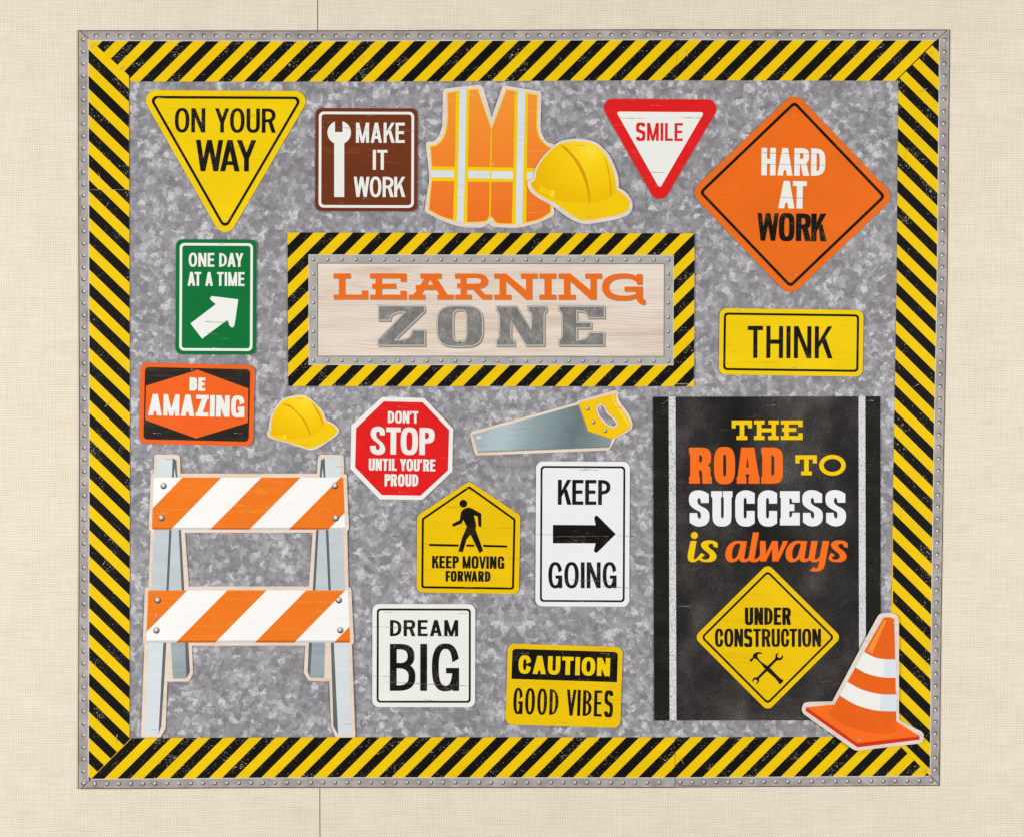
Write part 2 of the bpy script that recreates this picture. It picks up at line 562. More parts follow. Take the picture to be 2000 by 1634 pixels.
def shift(p, dx, dy):
    return [(x + dx, y + dy) for x, y in p]


def inside(p, x, y):
    c = False
    x0, y0 = p[-1]
    for x1, y1 in p:
        if (y1 > y) != (y0 > y) and x < (x0 - x1) * (y - y1) / (y0 - y1) + x1:
            c = not c
        x0, y0 = x1, y1
    return c


def paint(layers, clip=False, grid=0):
    """layers = [(material index, [outlines], [holes])], later ones printed over earlier ones.
    Returns verts, triangles, material per triangle: one flat sheet with no overlaps."""
    V, E, polys_ = [], [], []
    for li, (mi, polys, holes) in enumerate(layers):
        for kind, group in ((0, polys), (1, holes)):
            for p in group:
                p = clean(p)
                if len(p) < 3:
                    continue
                polys_.append((li, kind, p, min(q[0] for q in p), max(q[0] for q in p), min(q[1] for q in p), max(q[1] for q in p)))
                q = p
                if grid:                       # short edges, so that curled sheets stay in step
                    q = []
                    for i, (x1, y1) in enumerate(p):
                        x2, y2 = p[(i + 1) % len(p)]
                        n = max(1, math.ceil(math.hypot(x2 - x1, y2 - y1) / grid))
                        q += [(x1 + (x2 - x1) * k / n, y1 + (y2 - y1) * k / n) for k in range(n)]
                s = len(V)
                V += [Vector(w) for w in q]
                E += [(s + i, s + (i + 1) % len(q)) for i in range(len(q))]
    if grid:
        xs = [v.x for v in V]
        ys = [v.y for v in V]
        gx = math.floor(min(xs) / grid) * grid
        while gx < max(xs):
            gy = math.floor(min(ys) / grid) * grid
            while gy < max(ys):
                V.append(Vector((gx + 0.013, gy + 0.017)))
                gy += grid
            gx += grid
    r = delaunay_2d_cdt(V, E, [], 0, 1e-4, False)
    ov, of = r[0], r[2]
    T, MI = [], []
    for f in of:
        a, b, c = (ov[i] for i in f)
        if abs((b - a).cross(c - a)) < 1e-7:
            continue
        x, y = (a.x + b.x + c.x) / 3, (a.y + b.y + c.y) / 3
        ins, cut = set(), set()
        for li, kind, p, x0, x1, y0, y1 in polys_:
            if x0 <= x <= x1 and y0 <= y <= y1 and inside(p, x, y):
                (cut if kind else ins).add(li)
        live = ins - cut
        if not live or (clip and 0 not in live):
            continue
        T.append(tuple(f))
        MI.append(layers[max(live)][0])
    return [(v.x, v.y) for v in ov], T, MI


def build(name, V, T, MI, mats, to_local, zfun, parent, thick=0.0, edge_mat=None):
    used = sorted({i for t in T for i in t})
    idx = {v: k for k, v in enumerate(used)}
    loc = [to_local(*V[i]) for i in used]
    verts = [(x * U, y * U, zfun(x, y)) for x, y in loc]
    faces = []
    for t in T:
        a, b, c = (idx[i] for i in t)
        A, B, Cc = verts[a], verts[b], verts[c]
        if (B[0]-A[0])*(Cc[1]-A[1])-(B[1]-A[1])*(Cc[0]-A[0]) < 0:
            b, c = c, b
        faces.append((a, b, c))
    mi = list(MI)
    mats = list(mats)
    if thick:
        if edge_mat is not None and edge_mat not in mats:
            mats.append(edge_mat)
        em = mats.index(edge_mat) if edge_mat is not None else 0
        cnt = {}
        for f in faces:
            for k in range(3):
                e = (f[k], f[(k + 1) % 3])
                cnt[e] = 1
        bound = [e for e in cnt if (e[1], e[0]) not in cnt]
        n = len(verts)
        low = {}
        for e in bound:
            for i in e:
                if i not in low:
                    low[i] = len(verts)
                    x, y, z = verts[i]
                    verts.append((x, y, z - thick))
        for a, b in bound:
            faces.append((a, low[a], low[b], b))
            mi.append(em)
    me = bpy.data.meshes.new(name)
    me.from_pydata(verts, [], faces)
    for m in mats:
        me.materials.append(m)
    me.polygons.foreach_set('material_index', mi)
    me.update()
    o = bpy.data.objects.new(name, me)
    COL.objects.link(o)
    if parent is not None:
        o.parent = parent
    return o


def tag(o, label, cat=None, group=None, kind=None):
    if label:
        o['label'] = label
    if cat:
        o['category'] = cat
    if group:
        o['group'] = group
    if kind:
        o['kind'] = kind


INK = 0.00012


class Sheet:
    """a flat printed sheet hung on the board: an Empty at its centre, printed parts as children"""

    def __init__(self, name, cx, cy, ang, label, cat, group=None, z=0.0009, bend=(0, 0, 0, 0), half=(100, 100)):
        self.c = (cx, cy)
        self.a = math.radians(ang)       # counter-clockwise in the photo
        self.z = z
        self.bend = bend                 # how far (mm) the left, right, top and bottom edges curl off the board
        self.half = half
        o = bpy.data.objects.new(name, None)
        o.empty_display_size = 0.02
        COL.objects.link(o)
        o.location = ((cx - CX) * U, 0.0, (CZ - cy) * U)
        o.rotation_euler = (math.pi / 2, -self.a, 0)
        tag(o, label, cat, group)
        self.o = o
        self.grid = 14 if any(bend) else 0

    def loc(self, x, y):
        dx, dy = x - self.c[0], self.c[1] - y
        ca, sa = math.cos(-self.a), math.sin(-self.a)
        return dx * ca - dy * sa, dx * sa + dy * ca

    def out(self, x, y):                 # local px (y up) -> photo px
        ca, sa = math.cos(self.a), math.sin(self.a)
        return self.c[0] + x * ca - y * sa, self.c[1] - (x * sa + y * ca)

    def zf(self, lift):
        l, r, t, b = self.bend
        hx, hy = self.half

        def f(x, y):
            u, v = x / hx, y / hy
            d = (l if u < 0 else r) * abs(u) ** 2.4 + (t if v > 0 else b) * abs(v) ** 2.4
            return self.z + lift + d * 0.001
        return f

    def part(self, name, layers, lift=1, parent=None, clip=False, thick=0.0, label=None):
        """layers = [(material, outlines, holes)] in photo px"""
        mats = []
        L = []
        for m, po, ho in layers:
            if m not in mats:
                mats.append(m)
            L.append((mats.index(m), po, ho))
        V, T, MI = paint(L, clip, self.grid)
        o = build(name, V, T, MI, [M[m] for m in mats], self.loc, self.zf(lift * INK), parent or self.o,
                  thick, M['card_edge'] if thick else None)
        if label:
            o['label'] = label
        return o


# ------------------------------------------------------------------ sign lettering, drawn stroke by stroke
REL = dict(A=.98, B=.90, C=.92, D=.92, E=.80, F=.76, G=.96, H=.92, I=0, K=.98, L=.76, M=1.14, N=.96, O=1.0, P=.88,
           R=.96, S=.90, T=.84, U=.92, V=.98, W=1.36, Y=.98, Z=.90)
REL["'"] = 0


def bowl(x0, x1, y0, y1, e, frac=0.62):
    """D-shaped outline: flat left side, rounded right side"""
    rx = min((x1 - x0) * 0.98, (y1 - y0) * frac)
    ry = (y1 - y0) / 2
    o = [(x0, y0)]
    cx = x1 - rx
    for i in range(17):
        a = -math.pi / 2 + math.pi * i / 16
        c, s = math.cos(a), math.sin(a)
        o.append((cx + rx * abs(c) ** (2 / e), (y0 + y1) / 2 + ry * math.copysign(abs(s) ** (2 / e), s)))
    o.append((x0, y1))
    return o


def glyph(ch, W, H, s, b, e):
    sd = s * 1.06
    R = rect
    if ch == 'I':
        return [R(0, 0, s, H)], []
    if ch == "'":
        return [[(s * .1, H * .70), (s * .62, H * .70), (s * 1.0, H), (s * .25, H)]], []
    if ch == 'L':
        return [R(0, 0, s, H), R(0, 0, W, b)], []
    if ch == 'T':
        return [R(0, H - b, W, H), R(W / 2 - s / 2, 0, W / 2 + s / 2, H)], []
    if ch == 'E':
        return [R(0, 0, s, H), R(0, 0, W, b), R(0, H - b, W, H), R(0, H * .51 - b / 2, W * .92, H * .51 + b / 2)], []
    if ch == 'F':
        return [R(0, 0, s, H), R(0, H - b, W, H), R(0, H * .48 - b / 2, W * .9, H * .48 + b / 2)], []
    if ch == 'H':
        return [R(0, 0, s, H), R(W - s, 0, W, H), R(0, H * .51 - b / 2, W, H * .51 + b / 2)], []
    if ch == 'N':
        return [R(0, 0, s, H), R(W - s, 0, W, H), [(0, H), (min(sd * 1.02, W * .40), H), (W, 0), (W - min(sd * 1.02, W * .40), 0)]], []
    if ch == 'M':
        m = W / 2
        s = min(s, W * .27)
        sd = min(sd, W * .27)
        return [R(0, 0, s, H), R(W - s, 0, W, H), [(0, H), (sd, H), (m + sd * .42, 0), (m - sd * .42, 0)],
                [(W, H), (W - sd, H), (m - sd * .42, 0), (m + sd * .42, 0)]], []
    if ch == 'V':
        m = W / 2
        sd = min(sd, W * .30)
        return [[(0, H), (sd, H), (m + sd * .5, 0), (m - sd * .5, 0)], [(W, H), (W - sd, H), (m - sd * .5, 0), (m + sd * .5, 0)]], []
    if ch == 'A':
        m = W / 2
        sd = min(sd, W * .37)
        y0, y1 = H * .20, H * .20 + b
        xa = sd * .5 + (m - sd * .5) * y0 / H
        return [[(0, 0), (sd, 0), (m + sd * .5, H), (m - sd * .5, H)], [(W, 0), (W - sd, 0), (m - sd * .5, H), (m + sd * .5, H)],
                R(xa, y0, W - xa, y1)], []
    if ch == 'W':
        a, m, c = W * .265, W / 2, W * .735
        k = min(sd * .92, W * .205)
        return [[(0, H), (k, H), (a + k / 2, 0), (a - k / 2, 0)], [(m - k / 2, H), (m + k / 2, H), (a + k / 2, 0), (a - k / 2, 0)],
                [(m - k / 2, H), (m + k / 2, H), (c + k / 2, 0), (c - k / 2, 0)], [(W - k, H), (W, H), (c + k / 2, 0), (c - k / 2, 0)]], []
    if ch == 'Y':
        m, y = W / 2, H * .40
        return [[(0, H), (sd, H), (m + s / 2, y), (m - s / 2, y)], [(W, H), (W - sd, H), (m - s / 2, y), (m + s / 2, y)],
                R(m - s / 2, 0, m + s / 2, y + H * .03)], []
    if ch == 'K':
        return [R(0, 0, s, H), [(s * .9, H * .30), (s * .9, H * .30 + sd * 1.5), (W - sd * 1.1, H), (W - .02 * W, H)],
                [(W - sd * 1.06, 0), (W, 0), (s + (W - s) * .42 + sd * .25, H * .64), (s + (W - s) * .22, H * .52)]], []
    if ch == 'Z':
        return [R(0, 0, W, b), R(0, H - b, W, H), [(0, 0), (sd * 1.1, 0), (W, H), (W - sd * 1.1, H)]], []
    if ch == 'O':
        return [ell(W / 2, H / 2, W / 2, H / 2 * 1.02, 40, e)], [ell(W / 2, H / 2, W / 2 - s, H / 2 * 1.02 - b, 36, e)]
    if ch == 'C':
        return [('ring', [ell(W / 2, H / 2, W / 2, H / 2 * 1.02, 40, e)], [ell(W / 2, H / 2, W / 2 - s, H / 2 * 1.02 - b, 36, e),
                [(W * .5, H * .5), (W * 1.1, H * .68), (W * 1.1, H * .32)]])], []
    if ch == 'G':
        return [('ring', [ell(W / 2, H / 2, W / 2, H / 2 * 1.02, 40, e)], [ell(W / 2, H / 2, W / 2 - s, H / 2 * 1.02 - b, 36, e),
                [(W * .45, H * .48), (W * .5, H * .53), (W * 1.1, H * .72), (W * 1.1, H * .40), (W * .8, H * .40)]]),
                R(W * .52, H * .49 - b, W, H * .49), R(W - s * .98, 0, W, H * .49)], []
    if ch == 'D':
        return [bowl(0, W, 0, H, e)], [bowl(s, W - s, b, H - b, e)]
    if ch == 'P':
        y = H * .42
        return [('ring', [bowl(0, W, y, H, e)], [bowl(s, W - s, y + b, H - b, e)]), R(0, 0, s, H)], []
    if ch == 'R':
        y = H * .43
        return [('ring', [bowl(0, W * .98, y, H, e)], [bowl(s, W * .98 - s, y + b, H - b, e)]), R(0, 0, s, H),
                [(W - sd * 1.04, 0), (W, 0), (W * .55 + sd * .5, y + b), (W * .55 - sd * .5, y + b)]], []
    if ch == 'B':
        y = H * .48
        return [('ring', [bowl(0, W * .96, y, H, e)], [bowl(s, W * .96 - s, y + b * .95, H - b, e)]),
                ('ring', [bowl(0, W, 0, y + b, e)], [bowl(s, W - s, b, y, e)])], []
    if ch == 'U':
        r = W / 2
        def uu(x0, x1, y0, top):
            o = [(x1, top)]
            ry = min((x1 - x0) / 2 * 1.25, H * .45)
            for i in range(17):
                a = -math.pi * i / 16
                c, q = math.cos(a), math.sin(a)
                o.append(((x0 + x1) / 2 + (x1 - x0) / 2 * math.copysign(abs(c) ** (2 / e), c), y0 + ry - ry * abs(q) ** (2 / e)))
            return o + [(x0, top)]
        return [uu(0, W, -H * .01, H)], [uu(s, W - s, b, H + 5)]
    if ch == 'S':
        rx = W / 2 - s * .5
        yt, yb = H * 1.01 - b / 2, -H * .01 + b / 2
        ym = H * .515
        cl = []
        cu, ru = (yt + ym) / 2, (yt - ym) / 2
        cb, rb = (ym + yb) / 2, (ym - yb) / 2
        def arc(cy, ry, a0, a1, n, k=1.0):
            for i in range(n + 1):
                a = math.radians(a0 + (a1 - a0) * i / n)
                c, q = math.cos(a), math.sin(a)
                cl.append((W / 2 + rx * k * math.copysign(abs(c) ** (2 / e), c), cy + ry * math.copysign(abs(q) ** (2 / e), q)))
        arc(cu, ru, 14, 232, 20, 0.97)
        arc(cb, rb, 52, -166, 20)
        quads = []
        L = []
        for i in range(len(cl)):
            p, q = cl[max(0, i - 1)], cl[min(len(cl) - 1, i + 1)]
            t = Vector((q[0] - p[0], q[1] - p[1])).normalized()
            w = (s * abs(t.y) + b * abs(t.x)) / 2 * (0.98 + 0.10 * abs(t.x * t.y))
            L.append(((cl[i][0] - t.y * w, cl[i][1] + t.x * w), (cl[i][0] + t.y * w, cl[i][1] - t.x * w)))
        for i in range(len(L) - 1):
            quads.append([L[i][0], L[i][1], L[i + 1][1], L[i + 1][0]])
        return quads, []
    raise KeyError(ch)


KERN = {}
for pr in ('AT', 'TA', 'AY', 'YA', 'AV', 'VA', 'AW', 'WA', 'LT', 'LY'):
    KERN[pr] = -0.13
for pr in ('YO', 'OY', 'WO', 'OW', 'KO', 'KE', 'TO', 'OT', 'CT', 'FO', 'RY', 'RT', 'PR', "'T", "N'", "U'", 'RW', 'RK', 'VI', 'OV', 'KG', 'DA'):
    KERN[pr] = -0.045


def text_tris(txt, w, h, stem, bar, gap, space, e):
    gaps = []
    for a, b in zip(txt, txt[1:]):
        if ' ' in (a, b):
            gaps.append(0)
        else:
            gaps.append(gap + KERN.get(a + b, 0) * h)
    n_sp = txt.count(' ')
    fixed = sum(gaps) + n_sp * space + sum(stem * (1.0 if c == 'I' else 1.05) for c in txt if c in "I'")
    rel = sum(REL[c] for c in txt if c in REL)
    k = (w - fixed) / rel if rel else 0
    x = -w / 2
    V, T = [], []
    for i, c in enumerate(txt):
        if c == ' ':
            x += space
            continue
        gw = stem if c in "I'" else REL[c] * k
        add, sub = glyph(c, gw, h, stem, bar, e)
        plain = [p for p in add if not (isinstance(p, tuple) and p[0] == 'ring')]
        layers = [(0, plain, sub)] if plain else []
        for p in add:
            if isinstance(p, tuple) and p[0] == 'ring':
                layers.append((0, p[1], p[2]))
        v, t, _ = paint(layers)
        s = len(V)
        V += [(px + x, py - h / 2) for px, py in v]
        T += [tuple(q + s for q in f) for f in t]
        x += gw * (1.05 if c == "'" else 1) + (gaps[i] if i < len(gaps) else 0)
    return V, T


def lettering(sh, txt, x0, y0, x1, y1, stem, bar, mat, gap=None, space=None, e=2.35, tilt=None, lift=2, name='lettering', label=None, wh=None, parent=None, extra=None):
    """a line of lettering filling the photo box x0..x1, y0..y1 (wh = true size when the line is tilted)"""
    w, h = wh or (x1 - x0, y1 - y0)
    gap = stem * 0.5 if gap is None else gap
    space = h * 0.36 if space is None else space
    V, T = text_tris(txt, w, h, stem, bar, gap, space, e)
    cx, cy = (x0 + x1) / 2, (y0 + y1) / 2
    a = sh.a if tilt is None else math.radians(tilt)
    ca, sa = math.cos(a), math.sin(a)
    PV = [(cx + x * ca - y * sa, cy - (x * sa + y * ca)) for x, y in V]
    if extra:
        ev, et, _ = paint([(0, extra, [])])
        T = T + [tuple(q + len(PV) for q in f) for f in et]
        PV = PV + ev
    o = build(name, PV, T, [0] * len(T), [M[mat]], sh.loc, sh.zf(lift * INK), parent or sh.o)
    if label:
        o['label'] = label
    return o


def small_print(sh, txt, x, y, size, mat, ang=0.0, length=None):
    """tiny maker's line, from Blender's built-in font"""
    cu = bpy.data.curves.new('small_print', 'FONT')
    cu.body = txt
    cu.size = size * U
    cu.align_x = 'CENTER'
    cu.align_y = 'CENTER'
    tmp = bpy.data.objects.new('small_print', cu)
    COL.objects.link(tmp)
    bpy.context.view_layer.update()
    me = bpy.data.meshes.new_from_object(tmp)
    bpy.data.objects.remove(tmp)
    bpy.data.curves.remove(cu)
    me.name = 'small_print'
    if length:
        w = max(v.co.x for v in me.vertices) - min(v.co.x for v in me.vertices)
        for v in me.vertices:
            v.co.x *= length * U / w
    me.materials.clear()
    me.materials.append(M[mat])
    o = bpy.data.objects.new('small_print', me)
    COL.objects.link(o)
    o.parent = sh.o
    lx, ly = sh.loc(x, y)
    o.location = (lx * U, ly * U, sh.zf(3 * INK)(lx, ly))
    o.rotation_euler = (0, 0, math.radians(ang) - sh.a)
    return o


# ------------------------------------------------------------------ wall and backing
def box_mesh(name, x0, y0, z0, x1, y1, z1, mat, origin=(0, 0, 0)):
    vs_ = [(x, y, z) for z in (z0, z1) for y in (y0, y1) for x in (x0, x1)]
    fs = [(0, 2, 3, 1), (4, 5, 7, 6), (0, 1, 5, 4), (2, 6, 7, 3), (0, 4, 6, 2), (1, 3, 7, 5)]
    me = bpy.data.meshes.new(name)
    me.from_pydata(vs_, [], fs)
    me.materials.append(mat)
    o = bpy.data.objects.new(name, me)
    COL.objects.link(o)
    return o


def wall_panel(poly, label):
    """a cloth covered board, front face at y = 0, edges eased back into the joint"""
    pts = [((x - CX) * U, (CZ - y) * U) for x, y in poly]
    inner = inset(pts, 0.0009)
    outer = ccw(clean([(x * 1e3, y * 1e3) for x, y in pts]))
    outer = [(x / 1e3, y / 1e3) for x, y in outer]
    n = len(outer)
    inn = inset([(x * 1e3, y * 1e3) for x, y in outer], 0.5)
    inn = [(x / 1e3, y / 1e3) for x, y in inn]
    v = [(x, y, 0.0) for x, y in inn] + [(x, y, -0.0006) for x, y in outer] + [(x, y, -0.02) for x, y in outer]
    f = [tuple(range(n))]
    for i in range(n):
        j = (i + 1) % n
        f.append((i, n + i, n + j, j))
        f.append((n + i, 2 * n + i, 2 * n + j, n + j))
    me = bpy.data.meshes.new('wall_panel')
    me.from_pydata(v, [], f)
    me.materials.append(M['wall'])
    o = bpy.data.objects.new('wall_panel', me)
    COL.objects.link(o)
    o.rotation_euler = (math.pi / 2, 0, 0)
    tag(o, label, None, None, 'structure')
    return o


SX0, SX1 = 620.3, 624.9            # the joint leans very slightly
def seam(y):
    return SX0 + (SX1 - SX0) * y / 1634


wall_panel([(-1200, -900), (seam(-900) - 0.75, -900), (seam(2500) - 0.75, 2500), (-1200, 2500)],
           'cream woven cloth wall panel to the left of the joint')
wall_panel([(seam(-900) + 0.75, -900), (3200, -900), (3200, 2500), (seam(2500) + 0.75, 2500)],
           'cream woven cloth wall panel to the right of the joint')
bk = box_mesh('wall', -1.75, 0.0205, -1.35, 1.75, 0.06, 1.35, M['gap'])
tag(bk, 'dark wall behind the joint between the cloth panels', None, None, 'structure')

bsh = Sheet('backing_sheet', 1002, 800, 0, 'grey galvanised metal print paper lining the middle of the display', 'backing paper', z=0.0006)
bsh.part('printed_paper', [('galvanised', [[(240, 145), (1766, 145), (1752, 1452), (240, 1452)]], [])], 0, thick=0.0005)


# ------------------------------------------------------------------ rivets (printed discs), shared meshes
RIVET = {}


def rivet(sh, x, y, r, ang, kind='strip', parent=None, name='rivet', lift=3):
    """printed dome: dark rim, mid disc, pale spot; ang = direction of the pale spot in the photo, degrees"""
    key = (round(r, 2), kind)
    if key not in RIVET:
        rim = {'strip': 'rivet_dark', 'frame': 'rivet_dark', 'bolt': 'rivet_dark', 'screw': 'zone_line'}[kind]
        L = [(0, [ell(0, 0, r, r, 18)], []), (1, [ell(r * .22, 0, r * .78, r * .84, 18)], []), (2, [ell(r * .36, 0, r * .46, r * .50, 14)], [])]
        if kind == 'screw':
            L = L[:1] + [(1, [ell(r * .3, 0, r * .4, r * .4, 10)], [])]
        V, T, MI = paint(L)
        tmp = build(name, V, T, MI, [M[rim], M['rivet_mid'], M['rivet_light']], lambda a, b: (a, b), lambda a, b: 0.0, None)
        RIVET[key] = tmp.data
        bpy.data.objects.remove(tmp)
    o = bpy.data.objects.new(name, RIVET[key])
    COL.objects.link(o)
    o.parent = parent or sh.o
    lx, ly = sh.loc(x, y)
    o.location = (lx * U, ly * U, sh.zf(lift * INK)(lx, ly))
    o.rotation_euler = (0, 0, math.radians(ang) - sh.a)
    return o


# ------------------------------------------------------------------ hazard border strips
BG = 'hazard border strips around the display'


def lerp(a, b, t):
    return a + (b - a) * t


def edge_line(pts):
    """piecewise linear function through (key, value) pairs"""
    def f(k):
        for (k0, v0), (k1, v1) in zip(pts, pts[1:]):
            if k <= k1 or (k1, v1) == pts[-1]:
                return lerp(v0, v1, (k - k0) / (k1 - k0))
    return f


def along(f, a, b, horiz, n=9):
    return [((lerp(a, b, i / n), f(lerp(a, b, i / n))) if horiz else (f(lerp(a, b, i / n)), lerp(a, b, i / n))) for i in range(n + 1)]


def border(label, horiz, a, b, fo, fm, fi, cuts, phase, period, lean, rivets, rang, rot, z, prints=(), mitre=None):
    """one printed strip from a to b along the board; fo / fm / fi = its outer edge, the metal-to-stripes
    line and its inner edge; cuts = half planes (p, q) trimming the mitres (keep the left of p->q)"""
    band = along(fo, a, b, horiz) + along(fi, a, b, horiz)[::-1]
    metal = along(fo, a, b, horiz) + along(fm, a, b, horiz)[::-1]
    stripes = along(fm, a, b, horiz) + along(fi, a, b, horiz)[::-1]

    def trim(poly):
        for p, q in cuts:
            out = []
            for i in range(len(poly)):
                c, d = poly[i - 1], poly[i]
                sc = (q[0]-p[0])*(c[1]-p[1])-(q[1]-p[1])*(c[0]-p[0])
                sd_ = (q[0]-p[0])*(d[1]-p[1])-(q[1]-p[1])*(d[0]-p[0])
                if (sc >= 0) != (sd_ >= 0):
                    t = sc / (sc - sd_)
                    out.append((lerp(c[0], d[0], t), lerp(c[1], d[1], t)))
                if sd_ >= 0:
                    out.append(d)
            poly = out
        return poly
    mid = (a + b) / 2
    cx, cy = (mid, (fo(mid) + fi(mid)) / 2) if horiz else ((fo(mid) + fi(mid)) / 2, mid)
    sh = Sheet('border_strip', cx, cy, rot, label, 'border strip', BG, z=z)
    sgn = 1 if fi(mid) > fo(mid) else -1
    o_edge = along(fo, a, b, horiz) + along(lambda k: fo(k) + sgn * 1.5, a, b, horiz)[::-1]
    i_edge = along(lambda k: fm(k) - sgn * 1.6, a, b, horiz) + along(fm, a, b, horiz)[::-1]
    mitre_shadow = []
    if mitre:                            # dark line painted in for the shadowed gap along the cut end
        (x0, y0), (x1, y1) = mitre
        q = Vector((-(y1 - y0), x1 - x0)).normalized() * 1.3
        mitre_shadow = [[(x0 - q.x, y0 - q.y), (x1 - q.x, y1 - q.y), (x1 + q.x, y1 + q.y), (x0 + q.x, y0 + q.y)]]
    sh.part('metal_band', [('strip_metal', [trim(metal)], []), ('strip_edge', [o_edge], []), ('strip_light', [i_edge], []), ('strip_edge', mitre_shadow, [])],
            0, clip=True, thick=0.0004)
    st = []
    base = fm(mid)
    k0 = phase - 40 * period
    wd = 95
    while k0 < b + 200:
        if k0 > a - 200:
            if horiz:                     # '/' stripes; phase is measured on the metal line
                d = wd * sgn
                st.append([(k0, base - sgn * 12 ), (k0 + period / 2, base - sgn * 12), (k0 + period / 2 - d - sgn * 0, base + d - sgn * 12), (k0 - d, base + d - sgn * 12)])
                st[-1] = [(x + sgn * 12, y) for x, y in st[-1]]
            else:                         # '\' stripes
                d = wd * sgn
                st.append([(base - sgn * 14, k0 - sgn * 14), (base - sgn * 14, k0 + period / 2 - sgn * 14),
                           (base - sgn * 14 + d, k0 + period / 2 - sgn * 14 + d * lean), (base - sgn * 14 + d, k0 - sgn * 14 + d * lean)])
        k0 += period
    sh.part('striped_band', [('tape_yellow', [trim(stripes)], []), ('tape_black', st, [])], 0, clip=True, thick=0.0004)
    for x, y in rivets:
        rivet(sh, x, y, 3.9, rang)
    for p in prints:
        small_print(sh, *p)
    return sh


NPRINT = '\u00a9 Teacher Created Resources'
top_o = edge_line([(153, 60.4), (620, 60.8), (1322, 58.2), (1856, 58.8)])
top_m = edge_line([(153, 81.0), (620, 82.0), (1322, 79.2), (1856, 80.2)])
top_i = edge_line([(153, 160.2), (620, 160.5), (1322, 157.6), (1856, 158.8)])
bot_o = edge_line([(153, 1539.5), (620, 1536.6), (1320, 1536.8), (1836, 1533.2)])
bot_m = edge_line([(153, 1519.6), (620, 1516.2), (1320, 1516.6), (1836, 1513.6)])
bot_i = edge_line([(153, 1440.6), (620, 1438.2), (1320, 1438.6), (1836, 1437.2)])
lef_o = edge_line([(60, 152.9), (400, 153.5), (850, 155.4), (1400, 153.2), (1540, 152.8)])
lef_m = edge_line([(60, 173.4), (400, 174.6), (850, 175.6), (1400, 174.4), (1540, 173.8)])
lef_i = edge_line([(60, 252.2), (400, 253.0), (850, 254.2), (1400, 253.4), (1540, 252.8)])
rig_o = edge_line([(58, 1855.4), (560, 1850.0), (860, 1843.8), (1200, 1838.6), (1534, 1835.0)])
rig_m = edge_line([(58, 1834.0), (560, 1829.0), (860, 1823.2), (1200, 1818.0), (1534, 1815.6)])
rig_i = edge_line([(58, 1755.0), (560, 1750.8), (860, 1745.4), (1200, 1740.4), (1534, 1738.0)])
TLc = ((153, 57.5), (258, 153.5))
TRc = ((1746, 163), (1860, 50))
BRc = ((1750, 1447.5), (1840, 1538))
BLc = ((155, 1542), (262, 1434.5))


def under(c, d):
    """same cut moved sideways so one strip runs a little way under the other"""
    (x0, y0), (x1, y1) = c
    n = Vector((-(y1 - y0), x1 - x0)).normalized() * d
    return ((x0 + n.x, y0 + n.y), (x1 + n.x, y1 + n.y))


rv = lambda a, n, p, f: [(a + i * p, f(a + i * p)) for i in range(n)]
t_mid = lambda k: (top_o(k) * .5 + top_m(k) * .5)
b_mid = lambda k: (bot_o(k) * .5 + bot_m(k) * .5)
l_mid = lambda k: (lef_o(k) * .5 + lef_m(k) * .5)
r_mid = lambda k: (rig_o(k) * .5 + rig_m(k) * .5)
Z0 = 0.0020
border('long hazard striped border strip along the top edge, ending left at the corner', True, 153, 1322, top_o, top_m, top_i,
       [(under(TLc, 5)[1], under(TLc, 5)[0])], 200.4, 50.72, 1, rv(188, 49, 23.4, t_mid), -45, 0, Z0,
       [(NPRINT, 1291, 62.6, 3.4, 'print_dark', 180, 40)])
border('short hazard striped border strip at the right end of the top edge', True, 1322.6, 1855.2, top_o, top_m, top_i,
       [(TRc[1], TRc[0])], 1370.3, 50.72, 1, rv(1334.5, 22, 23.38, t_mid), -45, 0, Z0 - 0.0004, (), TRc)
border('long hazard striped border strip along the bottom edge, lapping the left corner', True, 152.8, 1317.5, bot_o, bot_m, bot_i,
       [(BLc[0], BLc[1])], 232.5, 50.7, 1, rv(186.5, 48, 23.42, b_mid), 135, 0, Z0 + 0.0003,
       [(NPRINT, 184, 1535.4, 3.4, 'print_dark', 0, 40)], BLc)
border('short hazard striped border strip at the right end of the bottom edge', True, 1318.1, 1835, bot_o, bot_m, bot_i,
       [(under(BRc, -5)[0], under(BRc, -5)[1])], 1348.0, 50.6, 1, rv(1329, 22, 23.3, b_mid), 135, 0, Z0 - 0.0011,
       [(NPRINT, 1347, 1532.6, 3.4, 'print_dark', 0, 40)])
rl = lambda a, n, p, f: [(f(a + i * p), a + i * p) for i in range(n)]
border('short hazard striped border strip at the top of the left edge', False, 60.2, 371, lef_o, lef_m, lef_i,
       [(TLc[0], TLc[1])], 301.4, 50.7, 0.97, rl(78.5, 13, 23.6, l_mid), 45, 90, Z0 + 0.0003, (), TLc)
border('long hazard striped border strip down the left edge below the short piece', False, 371.6, 1539.5, lef_o, lef_m, lef_i,
       [(under(BLc, 5)[1], under(BLc, 5)[0])], 401.0, 50.7, 0.97, rl(382.6, 50, 23.38, l_mid), 45, 90, Z0,
       [(NPRINT, 157.2, 402, 3.4, 'print_dark', -90, 40)])
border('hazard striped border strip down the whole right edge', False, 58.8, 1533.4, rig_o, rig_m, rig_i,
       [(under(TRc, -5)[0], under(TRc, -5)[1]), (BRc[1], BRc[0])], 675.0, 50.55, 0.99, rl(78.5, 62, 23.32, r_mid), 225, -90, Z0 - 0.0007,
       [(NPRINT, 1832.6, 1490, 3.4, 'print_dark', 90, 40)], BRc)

# ------------------------------------------------------------------ road signs
SG = 'printed card signs stapled to the display'
CARD = 0.0006


def ring(outer, inner):
    return [outer], [inner]


